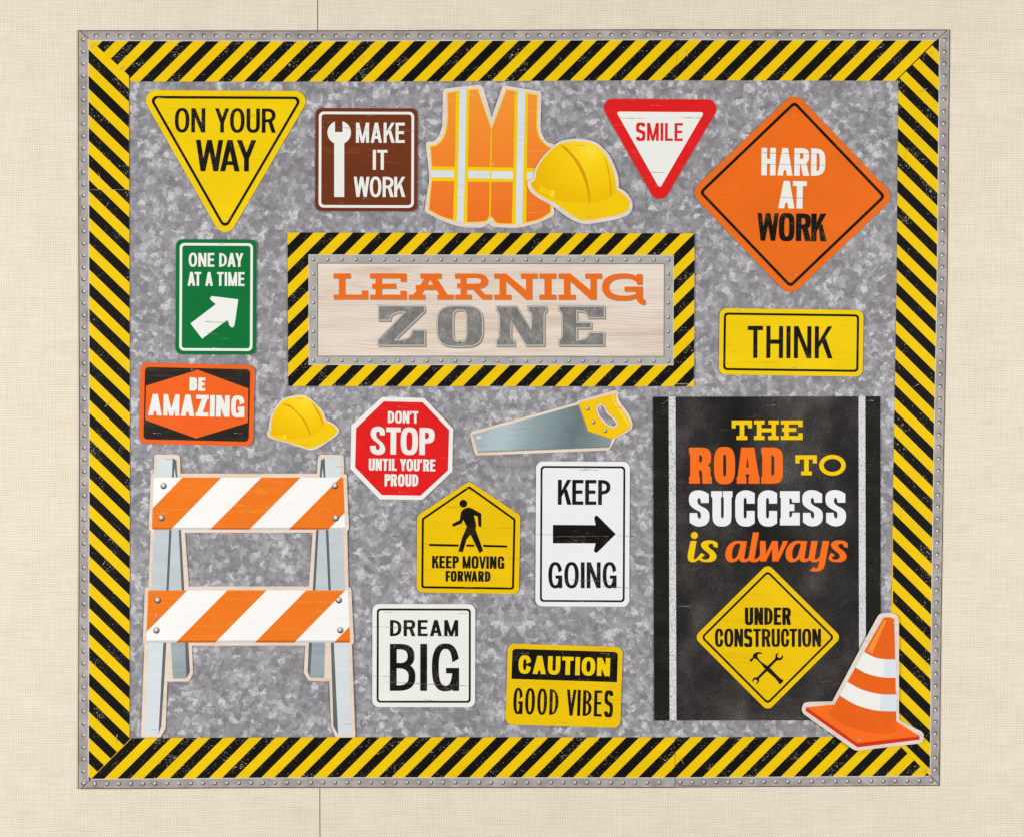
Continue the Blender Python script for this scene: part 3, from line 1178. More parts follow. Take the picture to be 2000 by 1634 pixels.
def panel_sign(name, label, cx, cy, ang, outline, mat, cat='sign', z=0.0018, bend=(0, 0, 0, 0), half=(100, 100), part='sign_panel'):
    sh = Sheet(name, cx, cy, ang, label, cat, SG, z=z, bend=bend, half=half)
    sh.part(part, [(mat, [[sh.out(x, y) for x, y in outline]], [])], 0, thick=CARD)
    return sh


def line(sh, outer, wd, mat, r_in, name='border_line', lift=1):
    """a printed outline: outer = sharp-cornered local polygon, rounded by r_in[0] outside and r_in[1] inside"""
    o = rounded(outer, r_in[0])
    i = rounded(inset(outer, wd), r_in[1])
    g = lambda p: [sh.out(x, y) for x, y in p]
    return sh.part(name, [(mat, [g(o)], [g(i)])], lift)


def RR(w, h):
    return [(-w / 2, -h / 2), (w / 2, -h / 2), (w / 2, h / 2), (-w / 2, h / 2)]


# ON YOUR WAY
tri = [(-170.5, 133), (0, -163), (170.5, 133)]
s1 = panel_sign('triangle_sign', 'big yellow triangle sign lettered ON YOUR WAY in black', 440.7, 311, -0.3, rounded(tri, 20), 'yellow',
                bend=(.5, .4, .2, .5), half=(156, 138))
line(s1, inset(tri, 11), 5.0, 'text_black', (10, 6))
lettering(s1, 'ON YOUR', 342, 212.7, 539, 260, 7.2, 6.0, 'text_black', gap=3.8, space=19)
lettering(s1, 'WAY', 383, 274.5, 501, 335.6, 9.4, 7.6, 'text_black', gap=2.2)

# MAKE IT WORK
s2 = panel_sign('square_sign', 'brown square sign with a white wrench lettered MAKE IT WORK', 715.8, 313, -0.2, rounded(RR(199.4, 201), 12.5), 'brown',
                bend=(.3, .9, .3, .4), half=(100, 100))
line(s2, RR(186, 187.5), 5.2, 'white', (10, 6))
s2.part('wrench_symbol', [('white', [ell(662.8, 260, 23, 23, 40), rect(653.0, 272, 672.6, 385.8)], [rect(654.6, 230, 669.2, 258.8)])], 1)
lettering(s2, 'MAKE', 695.5, 240.7, 790.8, 280.0, 5.9, 5.5, 'white', gap=3.2)
lettering(s2, 'IT', 728.3, 293.7, 757, 332.6, 6.2, 5.5, 'white', gap=2.2)
lettering(s2, 'WORK', 691.2, 346.2, 792, 385.8, 6.0, 5.5, 'white', gap=2.6)

# SMILE
smi = [(-123, 89), (0, -124), (123, 89)]
s3 = panel_sign('triangle_sign', 'red bordered white triangle sign lettered SMILE', 1288.7, 283.5, -0.4, rounded(smi, 18), 'red',
                bend=(.3, .5, .2, .9), half=(112, 100))
g3 = lambda p: [s3.out(x, y) for x, y in p]
s3.part('white_triangle', [('white', [g3(rounded([(-86, 64), (0, -86), (86, 64)], 3.5))], [])], 1)
lettering(s3, 'SMILE', 1242, 241.2, 1333.4, 276.2, 5.3, 4.8, 'red', gap=3.4)

# HARD AT WORK
dia = [(0, 200), (-200, 0), (0, -200), (200, 0)]
s4 = panel_sign('diamond_sign', 'large orange diamond sign lettered HARD AT WORK in white and black', 1547.2, 380.6, -1.3, rounded(dia, 22), 'orange',
                bend=(.5, .7, .3, .6), half=(190, 190))
line(s4, [(0, 182.5), (-182.5, 0), (0, -182.5), (182.5, 0)], 5.6, 'text_black', (9, 5))
lettering(s4, 'HARD', 1486.6, 290.2, 1611.5, 344, 11.0, 9.4, 'white', gap=3.2, e=3.2, tilt=-0.6)
lettering(s4, 'AT', 1519.8, 354.5, 1575, 408.0, 11.8, 9.4, 'white', gap=3.2, e=3.2, tilt=-0.8)
lettering(s4, 'WORK', 1478.8, 417.6, 1614, 471.6, 10.6, 9.2, 'text_black', gap=2.6, e=3.2, tilt=-0.6)

# ONE DAY AT A TIME
s5 = panel_sign('rectangle_sign', 'green upright sign with white arrow lettered ONE DAY AT A TIME', 422.6, 580.6, -0.3, rounded(RR(157.6, 224.5), 13), 'green',
                bend=(.3, .6, .3, .4), half=(79, 112))
line(s5, RR(143.0, 210.0), 5.0, 'white', (9, 5.5))
F7 = (250, 450, 3.632)
lettering(s5, 'ONE DAY', 369.2, 494.9, 475.8, 521.7, 4.8, 4.2, 'white', gap=2.4, space=9.5)
lettering(s5, 'AT A TIME', 367, 532, 478, 559, 4.8, 4.2, 'white', gap=2.2, space=8.0)
s5.part('arrow_symbol', [('white', [S('445,662! 625,525! 597,503 583,484 597,468! 784,491! 757,672 742,690 722,678! 707,637! 527,770!', F7)], [])], 1)

# BE AMAZING
s6 = panel_sign('rectangle_sign', 'orange sign with black corners lettered BE AMAZING', 385, 789.5, -1.3, rounded(RR(223, 157), 13), 'red_orange',
                bend=(.3, .8, .5, .5), half=(111, 78))
g6 = lambda p: [s6.out(x, y) for x, y in p]
s6.part('corner_field', [('black_grain', [g6(rounded(RR(205.5, 140.5), 8))], [P('498,990 855,1122 852,1362 485,1473 124,1343 130,1102', F7)])], 1)
lettering(s6, 'BE', 370.4, 737.4, 401.4, 763.4, 7.2, 5.6, 'white', gap=2.2, e=2.8)
lettering(s6, 'AMAZING', 290, 769, 478, 815, 9.5, 7.8, 'white', gap=2.6, e=2.8, tilt=-1.2, wh=(188, 41.6))

# THINK
s7 = panel_sign('rectangle_sign', 'wide yellow sign lettered THINK in black', 1544.7, 669, -0.8, rounded(RR(280.5, 129.5), 14), 'yellow',
                bend=(.3, .6, .3, .5), half=(140, 65))
line(s7, RR(264, 112.5), 4.4, 'text_black', (7.5, 4.5))
lettering(s7, 'THINK', 1460, 637.4, 1625.6, 700, 8.0, 8.4, 'text_black', gap=6.6, tilt=-0.35)

# DON'T STOP UNTIL YOU'RE PROUD
F3 = (510, 750, 5.128)
s8 = panel_sign('octagon_sign', 'red octagon stop sign with white border about being proud', 785, 875.3, -1.3, [(0, 0), (1, 0), (0, 1)], 'white')
bpy.data.objects.remove([c for c in s8.o.children][0])
s8.bend, s8.half, s8.grid = (.4, .6, .3, .6), (100, 100), 14
oc = P('1213,128 1635,140 1925,445 1915,870 1615,1155 1190,1150 895,845 905,410', F3)
s8.part('sign_panel', [('white', [oc], [])], 0, thick=CARD)
s8.part('red_field', [('red', [P('1230,173 1618,182 1883,458 1872,858 1597,1112 1210,1106 943,828 953,440', F3)], [])], 1)
lettering(s8, "DON'T", 757.8, 802.8, 817, 826.2, 4.7, 4.2, 'white', gap=1.5, e=3.0, tilt=-0.6)
FZ = (674, 762, 7.295)
lettering(s8, 'TOP', 754.2, 833.5, 849, 888.2, 11.0, 8.9, 'white', gap=2.6, e=2.8, tilt=-0.7, wh=(94.6, 52.6),
          extra=[S('568,638! 497,638! 494,602 482,584 465,582 448,600 446,640 458,672 490,705 530,740 560,785 572,830 560,880 525,907 470,915 410,900 370,865 357,820 357,788! 438,785! 440,820 455,843 475,845 492,825 495,795 480,765 440,730 395,690 368,640 368,590 390,540 435,518 480,515 530,528 560,560 568,600', FZ, 4)])
lettering(s8, "UNTIL YOU'RE", 720.6, 894.6, 850.4, 919.4, 4.7, 4.1, 'white', gap=1.4, space=6, e=3.0, tilt=-0.8, wh=(129.8, 23.2))
lettering(s8, 'PROUD', 751.4, 925, 817.2, 948.5, 4.9, 4.3, 'white', gap=1.6, e=3.0, tilt=-0.6)

# KEEP MOVING FORWARD
F5 = (790, 890, 4.348)
pen = P('550,213 984,502 970,1168 104,1154 108,506', F5)
s9 = Sheet('pentagon_sign', 915, 1053, -0.8, 'yellow house-shaped crossing sign with walking figure lettered KEEP MOVING FORWARD', 'sign', SG, z=0.0018,
           bend=(.3, .7, .3, .4), half=(100, 108))
s9.part('sign_panel', [('amber', [rounded(pen, 11)], [])], 0, thick=CARD)
pin = P('550,252 943,532 930,1131 143,1119 148,528', F5)
s9.part('border_line', [('text_black', [rounded(pin, 5)], [rounded(inset(pin, 4.1), 3)])], 1)
s9.part('road_line', [('text_black', [P('210,742 462,748 457,767 210,762', F5), P('665,750 873,757 873,774 672,770', F5), P('528,748 590,749 597,767 522,766', F5)], [])], 1)
s9.part('walking_figure', [('text_black', [ell(790 + 500/4.348, 890 + 402/4.348, 33/4.348, 33/4.348, 28),
        S('492,457 540,435 582,447! 652,487! 653,600! 628,595! 622,510! 590,502! 600,545 608,580 604,622! 668,800! 638,823! 562,665! 530,700! 495,815! 457,808! 490,690! 530,600! 500,540! 485,570! 415,598! 402,578! 470,540! 478,490', F5, 4)], [])], 1)
lettering(s9, 'KEEP MOVING', 844, 1084.2, 985, 1109.6, 4.9, 4.1, 'text_black', gap=2.0, space=7.5, e=3.0, tilt=-0.5, wh=(141, 24.2))
lettering(s9, 'FORWARD', 870.5, 1113.5, 958, 1135, 4.7, 3.9, 'text_black', gap=1.8, e=3.0, tilt=-0.4, wh=(87.5, 20.8))

# KEEP GOING
s10 = panel_sign('rectangle_sign', 'tall white sign with black arrow lettered KEEP GOING', 1137.8, 1041.8, -0.3, rounded(RR(183, 282.4), 13), 'cool_white',
                 bend=(.7, .7, .4, .4), half=(91, 141))
line(s10, RR(165.4, 265), 3.8, 'sign_black', (7.5, 5))
lettering(s10, 'KEEP', 1089.6, 936, 1192, 984.8, 7.4, 6.8, 'sign_black', gap=3.6)
lettering(s10, 'GOING', 1071, 1096.8, 1204, 1147.2, 7.2, 6.2, 'sign_black', gap=4.2, tilt=0)
s10.part('arrow_symbol', [('black', [S('1260,582! 1623,585! 1612,525 1625,503 1645,512! 1793,660! 1642,810 1622,818 1608,798! 1623,738! 1260,738!', F5)], [])], 1)

# DREAM BIG
s11 = panel_sign('square_sign', 'white square sign lettered DREAM BIG in black', 827.8, 1278.8, -0.1, rounded(RR(200.6, 200.8), 13), 'white',
                 bend=(.5, .5, .3, .5), half=(100, 100))
line(s11, RR(183.6, 183.8), 3.9, 'sign_black', (7, 4.6))
lettering(s11, 'DREAM', 762, 1209.4, 895, 1241, 6.4, 5.2, 'sign_black', gap=4.6, e=2.6)
lettering(s11, 'BIG', 761.7, 1256, 896.8, 1347.5, 13.2, 10.6, 'sign_black', gap=9.5, e=2.5)

# CAUTION GOOD VIBES
s12 = panel_sign('rectangle_sign', 'yellow sign with black band lettered CAUTION GOOD VIBES', 1101.6, 1337.4, -1.8, rounded(RR(224, 157.4), 13), 'amber',
                 bend=(.5, .6, .4, .5), half=(112, 78))
g12 = lambda p: [s12.out(x, y) for x, y in p]
s12.part('heading_band', [('black', [g12(rounded([(-103, 10), (103, 10), (103, 69), (-103, 69)], 7)), g12([(-103, 10), (103, 10), (103, 25), (-103, 25)])], [])], 1)
lettering(s12, 'CAUTION', 1012.7, 1278, 1191.4, 1319, 8.9, 7.4, 'yellow', gap=3.6, e=2.5, wh=(178.5, 35.6))
lettering(s12, 'GOOD VIBES', 1003, 1341, 1197, 1399, 6.0, 5.0, 'text_black', gap=4.8, space=16, wh=(194.5, 50.8))

# thin printed cracks in the worn paint of the signs
M['crack'] = ink('crack_ink', (120, 112, 100), None, 0, 1, None)


def cracks(sh, runs):
    for x0, y0, x1, y1 in runs:
        rr = random.Random(int(x0 * 7 + y0))
        n = max(2, int((x1 - x0) / 5))
        y = 0.0
        top, low = [], []
        for i in range(n + 1):
            t = i / n
            wd = rr.uniform(0.10, 0.55) if 0 < i < n else 0.06
            px, py = lerp(x0, x1, t), lerp(y0, y1, t) + y
            top.append((px, py - wd))
            low.append((px, py + wd))
            y = y * 0.7 + rr.uniform(-0.35, 0.35)
        sh.part('crack_line', [('crack', [top + low[::-1]], [])], 4)


cracks(s10, [(1047, 1042.4, 1080, 1043.4), (1203, 1045.0, 1229, 1046.2), (1084, 1047, 1190, 1046), (1100, 1131.4, 1204, 1134.6), (1176, 1143.6, 1228, 1147.2), (1138, 915.5, 1170, 918)])
cracks(s11, [(728, 1222.6, 792, 1224), (748, 1330.6, 927, 1338.4), (728, 1318.6, 764, 1320), (850, 1240, 892, 1242)])
cracks(s2, [(656, 249.4, 686, 252), (694, 252.6, 812, 257.4)])
cracks(s3, [(1206, 231.4, 1262, 232.6), (1330, 231.2, 1372, 232), (1268, 337.4, 1302, 338.6)])
cracks(s4, [(1486, 300, 1602, 302), (1486, 321.4, 1612, 324), (1524, 386, 1576, 388.4)])
cracks(s5, [(400, 628, 452, 631), (402, 650, 430, 654)])

# ------------------------------------------------------------------ LEARNING ZONE poster
FL = (540, 440, 4.762)
FR = (950, 440, 4.762)
s13 = Sheet('banner_poster', 959.5, 605, -0.1, 'wide poster lettered LEARNING ZONE inside a hazard striped frame', 'poster', None, z=0.0018,
            bend=(.5, .9, .3, .4), half=(397, 150))
pr = [(562, 455), (1356, 456.6), (1355, 754.6), (563.4, 754)]
st = []
for k in range(-8, 26):
    x = 587.2 + 51.35 * k
    st.append([(x + 10, 445), (x + 35.7, 445), (x + 35.7 - 320, 765), (x + 10 - 320, 765)])
s13.part('hazard_field', [('tape_yellow', [pr], []), ('tape_black', st, [])], 0, clip=True, thick=CARD)
fo_ = [(602.8, 497.6), (1315.6, 498.6), (1315.0, 713.8), (603, 713.2)]
fi_ = [(621.4, 515.6), (1296.4, 516.6), (1295.8, 695.6), (621.6, 695)]
fr = s13.part('metal_frame', [('frame_metal', [fo_], [fi_]), ('strip_light', [fo_], [inset(fo_, 1.3)]), ('zone_line', [inset(fi_, -1.4)], [fi_])], 1)
for i in range(26):
    for y in (507.6, 704.4):
        rivet(s13, 612.5 + 27.7 * i, y + 0.03 * i, 3.6, 135, 'frame', fr, 'rivet', 2)
for j in range(1, 7):
    for x in (612.5, 1305.0):
        rivet(s13, x, 507.6 + 28.1 * j, 3.6, 135, 'frame', fr, 'rivet', 2)
s13.part('wood_board', [('wood', [fi_], [])], 1)
LEARN = [
    P('532,450 690,450 690,495 640,495 640,648 795,648 795,610 852,610 852,690 532,690 532,648 582,648 582,495 532,495', FL),
    P('870,450 1210,450 1210,527 1153,527 1153,493 980,493 980,546 1113,546 1113,590 980,590 980,648 1153,648 1153,612 1210,612 1210,690 872,690 872,648 922,648 922,590 890,590 890,546 922,546 922,495 870,495', FL),
    P('1338,452 1535,452 1535,495 1492,495 1590,648 1648,648 1648,690 1497,690 1497,648 1515,648 1487,602 1372,602 1345,648 1383,648 1383,690 1230,690 1230,648 1275,648 1310,603 1295,603 1295,558 1338,558 1378,495 1338,495', FL),
    S('1660,452! 1850,452! 1910,458 1950,480 1966,515 1960,550 1930,578 1888,592! 1945,648! 2004,648! 2004,690! 1912,690! 1825,600! 1768,600! 1768,648! 1815,648! 1815,690! 1662,690! 1662,648! 1712,648! 1712,585! 1680,585! 1680,543! 1712,543! 1712,495! 1660,495!', FL),
    P('72,452 182,452 368,606 368,496 320,496 320,452 475,452 475,496 425,496 425,692 366,692 180,522 180,648 230,648 230,692 72,692 72,648 122,648 122,496 72,496', FR),
    P('492,452 648,452 648,496 602,496 602,648 648,648 648,692 492,692 492,648 540,648 540,496 492,496', FR),
    P('670,452 780,452 966,606 966,496 918,496 918,452 1073,452 1073,496 1023,496 1023,692 964,692 778,522 778,648 828,648 828,692 670,692 670,648 720,648 720,496 670,496', FR),
    S('1450,457! 1450,553! 1400,553! 1395,535 1350,503 1270,495 1190,510 1148,545 1138,585 1160,625 1210,650 1280,658 1350,652 1385,640 1393,618! 1283,618! 1283,573! 1452,573! 1452,685! 1470,694 1478,700! 1478,740! 1440,738 1405,710 1393,682! 1330,698 1260,703 1180,695 1110,660 1078,605 1078,550 1105,500 1165,465 1240,452 1310,452 1365,462 1392,478! 1398,457!', FR)]
LHOLE = [P('1432,510 1462,558 1402,558', FL), S('1768,495! 1860,495 1895,503 1906,520 1895,540 1860,548 1768,548!', FL)]
s13.part('lettering', [('wood_shade', [shift(p, 1.3, 1.6) for p in LEARN], [shift(p, 1.3, 1.6) for p in LHOLE[:0]]),
                       ('letter_orange', LEARN, LHOLE)], 2, label='orange slab lettering LEARNING')
# wood shows again through the letter counters
s13.part('letter_counter', [('wood', [inset(p, 0.5) for p in LHOLE], [])], 3)
ZONE = [
    ([S('945,745! 1385,745! 1385,805! 1115,1062! 1170,1060 1230,1040 1252,1005 1258,970! 1388,970! 1388,1125! 940,1125! 940,1065! 1185,815! 1130,818 1085,835 1066,862 1062,892! 945,892!', FL, 5)], []),
    ([ell(540 + 1707/4.762, 440 + 940/4.762, 218/4.762, 196/4.762, 48, 3.3)], [ell(540 + 1706/4.762, 440 + 936/4.762, 57/4.762, 139/4.762, 36, 4.5)]),
    ([S('88,748! 285,748! 412,965! 412,850 405,820 380,800! 380,748! 565,748! 565,800! 548,818 543,850! 543,1125! 365,1125! 235,905! 235,1030 245,1055 268,1070! 268,1125! 88,1125! 88,1068! 108,1050 115,1025! 115,845! 105,815 88,798!', FR, 4)], []),
    ([S('668,748! 1103,748! 1103,868! 940,868! 930,838 900,812 847,806! 847,898! 980,898! 980,965! 847,965! 847,1062! 900,1055 940,1030 950,993! 1100,993! 1100,1125! 668,1125! 668,1065! 688,1050 697,1025! 697,838! 688,815 668,798!', FR, 4)], [])]
L = []
for po, ho in ZONE:
    L.append(('wood_shade', [shift(p, 2.1, 2.6) for p in po], [shift(h, 2.1, 2.6) for h in ho]))  # printed drop shadow, offset down and to the right
for po, ho in ZONE:
    L += [('zone_line', po, ho), ('zone_rim', [inset(p, 0.45) for p in po], [inset(h, -0.45) for h in ho]),
          ('zone_line', [inset(p, 2.7) for p in po], [inset(h, -2.7) for h in ho]),
          ('zone_face', [inset(p, 3.3) for p in po], [inset(h, -3.3) for h in ho])]
zl = s13.part('lettering', L, 2, label='grey riveted iron lettering ZONE')
for fx_, pts in ((FL, ((1160, 778), (1160, 1085), (1708, 777), (1708, 1088))), (FR, ((177, 783), (473, 785), (177, 1085), (473, 1085), (884, 783), (884, 1085)))):
    for x, y in pts:
        rivet(s13, fx_[0] + x / fx_[2], fx_[1] + y / fx_[2], 2.1, 135, 'screw', zl, 'screw', 3)
small_print(s13, NPRINT, 1333, 749.8, 3.4, 'print_pale', 0, 34)

# ------------------------------------------------------------------ ROAD TO SUCCESS poster
FT = (1260, 760, 4.1667)
FS = (1330, 860, 5.882)
FA = (1330, 1030, 5.882)
F8 = (1260, 1090, 3.3333)
s14 = Sheet('road_poster', 1498, 1090, 0.0, 'tall dark asphalt poster lettered THE ROAD TO SUCCESS is always UNDER CONSTRUCTION', 'poster', None, z=0.0018,
            bend=(.6, .5, .2, .3), half=(222, 316))
s14.part('asphalt_field', [('asphalt', [[(1275.0, 775), (1718.8, 774), (1720, 1404.6), (1277.2, 1405.2)]], []),
                           ('asphalt_side', [[(1274, 773), (1305.6, 773), (1307.4, 1406), (1276, 1406)]], []),
                           ('asphalt_side', [[(1689.8, 773), (1722, 773), (1722, 1406), (1691, 1406)]], [])], 0, clip=True, thick=CARD)
s14.part('lane_line', [('lane_white', [[(1305.8, 774.9), (1319.0, 774.9), (1320.8, 1405.1), (1307.6, 1405.1)]], [])], 1)
s14.part('lane_line', [('lane_white', [[(1676.2, 774.1), (1689.4, 774.1), (1690.8, 1404.7), (1677.6, 1404.7)]], [])], 1)
THE = [P('703,253 868,253 868,315 835,315 835,288 805,288 805,378 830,378 830,410 742,410 742,378 768,378 768,288 735,288 735,315 703,315', FT),
       P('885,253 970,253 970,284 945,284 945,316 1028,316 1028,284 1002,284 1002,253 1085,253 1085,284 1062,284 1062,378 1085,378 1085,410 1000,410 1000,378 1028,378 1028,347 945,347 945,378 970,378 970,410 885,410 885,378 908,378 908,284 885,284', FT),
       P('1103,253 1280,253 1280,305 1245,305 1245,284 1168,284 1168,313 1228,313 1228,343 1168,343 1168,378 1245,378 1245,355 1280,355 1280,410 1103,410 1103,378 1130,378 1130,343 1113,343 1113,313 1130,313 1130,284 1103,284', FT)]
TO = [P('1312,165 1558,165 1558,258 1512,258 1512,213 1465,213 1465,350 1500,350 1500,395 1377,395 1377,350 1412,350 1412,213 1360,213 1360,258 1312,258', FS),
      ell(1330 + 1737/5.882, 860 + 280/5.882, 152/5.882, 120/5.882, 44)]
TOH = [ell(1330 + 1737/5.882, 860 + 281/5.882, 101/5.882, 75/5.882, 40)]


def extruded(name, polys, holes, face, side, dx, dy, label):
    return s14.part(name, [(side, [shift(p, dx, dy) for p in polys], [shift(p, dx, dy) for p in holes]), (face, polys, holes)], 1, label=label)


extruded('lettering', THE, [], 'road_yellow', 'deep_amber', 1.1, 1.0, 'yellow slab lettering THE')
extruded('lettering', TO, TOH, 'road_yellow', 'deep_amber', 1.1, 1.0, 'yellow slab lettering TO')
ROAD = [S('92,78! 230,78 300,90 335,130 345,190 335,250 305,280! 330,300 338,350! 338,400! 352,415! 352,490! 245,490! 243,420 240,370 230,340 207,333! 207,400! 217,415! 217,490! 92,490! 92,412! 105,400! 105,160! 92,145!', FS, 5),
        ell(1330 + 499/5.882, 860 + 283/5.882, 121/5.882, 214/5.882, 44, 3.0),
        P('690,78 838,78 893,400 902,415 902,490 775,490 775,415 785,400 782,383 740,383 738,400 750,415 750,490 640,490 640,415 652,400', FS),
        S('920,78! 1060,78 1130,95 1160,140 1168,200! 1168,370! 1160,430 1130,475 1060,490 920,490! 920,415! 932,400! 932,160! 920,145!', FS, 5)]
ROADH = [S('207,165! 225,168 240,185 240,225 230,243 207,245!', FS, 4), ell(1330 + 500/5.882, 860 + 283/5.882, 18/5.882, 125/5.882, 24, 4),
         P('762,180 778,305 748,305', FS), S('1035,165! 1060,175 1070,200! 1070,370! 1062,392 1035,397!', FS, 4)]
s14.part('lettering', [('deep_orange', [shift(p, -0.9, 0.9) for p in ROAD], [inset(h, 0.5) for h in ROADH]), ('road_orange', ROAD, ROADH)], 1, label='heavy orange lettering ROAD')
sS = S('318,610! 318,712! 228,712! 226,690 218,665 205,655 192,665 188,690 195,720 230,750 280,775 315,810 326,860 318,920 280,965 220,983 160,975 98,938! 98,828! 185,828! 188,865 205,892 222,885 228,850 215,815 170,790 120,755 95,715 90,660 102,610 140,578 195,567 260,578', FS, 4)
sC = S('845,600! 845,720! 753,720! 752,690 748,662 735,652 722,662 718,690! 718,850! 722,880 735,890 748,880 753,850 753,803! 845,803! 845,945! 795,975 740,983 680,970 640,930 622,870! 622,680! 640,615 690,577 750,567 800,577', FS, 4)
SUC = [sS, S('345,577! 470,577! 470,640! 458,655! 458,850! 460,875 473,890 487,875 490,850! 490,655! 480,640! 480,577! 590,577! 590,640! 578,655! 578,860! 570,930 530,972 470,983 410,972 370,930 360,860! 360,655! 345,640!', FS, 4),
       sC, shift(sC, 257 / 5.882, 0),
       S('1135,577! 1362,577! 1362,708! 1273,708! 1272,680 1262,662 1243,658! 1243,727! 1300,727! 1300,805! 1243,805! 1243,880! 1265,870 1275,848 1276,825! 1363,825! 1363,970! 1135,970! 1135,895! 1145,880! 1145,660! 1135,645!', FS, 4),
       shift(sS, 1301 / 5.882, -0.4), shift(sS, 1567 / 5.882, -0.5)]
s14.part('lettering', [('charcoal', [inset(p, -0.9) for p in SUC], []), ('letter_white', SUC, [])], 1, label='heavy white lettering SUCCESS')
scr_s = S('200,345! 215,305 232,285! 270,305! 256,325 240,332 238,345 255,358 285,362 315,352 330,325 318,295 275,260 240,225 228,190 245,160 290,143 345,142 395,155 420,180 417,228! 365,210! 372,195 355,180 325,182 312,200 325,225 370,260 400,300 405,335 385,370 340,388 280,390 235,382 208,362', FA, 4)
scr_i = S('108,148! 178,148! 150,310! 145,345 155,358 175,350 200,322 222,300! 235,350! 205,360! 175,380 140,392 100,385 78,355 75,310! 90,235', FA, 4)
dot = ell(1330 + 152/5.882, 1030 + 85/5.882, 40/5.882, 40/5.882, 24)
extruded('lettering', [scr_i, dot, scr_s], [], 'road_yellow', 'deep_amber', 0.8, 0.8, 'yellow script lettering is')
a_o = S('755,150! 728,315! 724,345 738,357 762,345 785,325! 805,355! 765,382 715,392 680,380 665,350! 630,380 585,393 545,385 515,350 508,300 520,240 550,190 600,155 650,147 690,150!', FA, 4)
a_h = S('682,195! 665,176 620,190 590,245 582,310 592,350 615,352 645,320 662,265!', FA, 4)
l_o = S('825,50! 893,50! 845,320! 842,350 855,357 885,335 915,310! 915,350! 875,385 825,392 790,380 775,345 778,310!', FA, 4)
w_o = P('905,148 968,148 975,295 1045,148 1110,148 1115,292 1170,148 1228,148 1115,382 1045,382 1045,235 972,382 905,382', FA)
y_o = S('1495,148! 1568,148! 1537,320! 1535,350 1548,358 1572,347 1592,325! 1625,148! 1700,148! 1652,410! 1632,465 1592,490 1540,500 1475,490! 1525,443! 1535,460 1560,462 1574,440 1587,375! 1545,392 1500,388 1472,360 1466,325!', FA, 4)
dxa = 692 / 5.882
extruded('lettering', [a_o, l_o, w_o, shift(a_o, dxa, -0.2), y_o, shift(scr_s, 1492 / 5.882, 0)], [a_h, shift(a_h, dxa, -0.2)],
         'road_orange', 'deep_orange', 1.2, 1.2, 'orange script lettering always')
ud = P('797,33 1276,510 797,990 318,510', F8)
dm = s14.part('diamond_sign', [('charcoal', [rounded(inset(ud, -1.0), 13)], []), ('amber', [rounded(ud, 12)], [])], 1, label='yellow diamond sign printed on the poster')
ui = inset(ud, 9.2)
s14.part('border_line', [('text_black', [rounded(ui, 8)], [rounded(inset(ui, 4.0), 5)])], 2, parent=dm)
lettering(s14, 'UNDER', 1454.4, 1185, 1544.6, 1219, 6.8, 5.6, 'text_black', gap=2.2, e=2.9, parent=dm)
lettering(s14, 'CONSTRUCTION', 1396, 1226.5, 1603, 1261.6, 6.0, 5.0, 'text_black', gap=1.9, e=2.7, parent=dm)
FH = (1430, 1250, 14.286)
s14.part('hammer_symbol', [('text_black', [S('470,540! 530,490 575,470! 570,415 610,355 680,318 760,315 845,345! 800,365 740,365 700,390 700,430 720,480 800,580 980,700! 1100,800 1300,1010 1430,1105! 1400,1150 1320,1220! 1280,1150 1180,1030 960,840! 905,780 820,670 720,560 650,500 605,495 570,540 530,590!', FH, 4)], [])], 2, parent=dm)
s14.part('wrench_symbol', [('text_black', [S('990,690! 1180,510 1200,440 1215,370 1300,325! 1255,400 1255,430 1290,470 1345,470 1370,440 1400,385! 1412,430 1395,500 1330,540 1260,545 1210,580 1050,745! 1010,800! 750,1050! 745,1110 715,1180 655,1215! 695,1140 690,1110 650,1075 610,1085 585,1120 560,1155! 555,1110 575,1050 630,1020 690,1010 730,975! 930,770!', FH, 4)], [])], 2.5, parent=dm)

# ------------------------------------------------------------------ picture cut-outs
CG = 'picture cut-outs stapled to the display'
# safety vest
FV = (800, 150, 4.348)
v = Sheet('vest_cutout', 956, 305, 0.6, 'cut-out picture of an orange safety vest with silver stripes', 'cut-out', CG, z=0.0018,
          bend=(.5, .4, .3, .5), half=(126, 135))
vo = S('283,140! 290,112 310,103! 580,72! 608,78 628,100! 697,347! 787,92! 800,78 818,80! 1098,126! 1116,132 1119,155! 1112,420! 1125,490 1165,555 1235,580 1300,600! 1300,1000! 1222,1110! 1228,1165 1215,1188! 1100,1240 920,1284 730,1280! 690,1268 673,1250! 640,1272 600,1285 440,1277 280,1228 150,1162! 130,1145 132,1110! 150,985 167,870 155,720 140,600! 143,568 160,555! 205,548 250,500 277,420!', FV)
v.part('backing_card', [('margin_pale', [vo], [])], 0, thick=CARD)
vb = S('315,137! 580,102! 695,440! 820,107! 1090,155! 1082,420! 1100,500 1145,565 1195,602! 1260,640! 1260,1040! 1203,1100! 1203,1157! 1100,1220 950,1252 800,1258 730,1245 700,1200! 675,1198! 655,1232 560,1245 440,1240 280,1200 160,1138! 172,980 187,850 172,590! 225,580 270,540 305,460 320,330!', FV)
v.part('vest_trim', [('vest_trim', [vb], [])], 1)
vin = inset(vb, 2.2)
keep = [P('0,0 392,0 372,762 186,762 150,762 0,762', FV)]
bands = [P('392,60 512,60 495,770 490,1300 366,1300 388,600', FV), P('893,60 1008,60 997,700 990,1300 866,1300 885,600', FV),
         P('100,764 700,772 1400,785 1400,905 700,896 100,888', FV), P('690,430 699,430 689,1215 674,1215', FV)]
o = v.part('vest_cloth', [('vest_orange', [vin], bands)], 2)
sil1 = P('426,112 484,104 478,450 470,800 458,1240 402,1236 412,800 420,450', FV)
sil2 = P('920,124 980,134 976,450 965,800 955,1252 900,1254 908,800 914,450', FV)
v.part('silver_stripe', [('silver', [sil1], [])], 2)
v.part('silver_stripe', [('silver', [sil2], [])], 2)
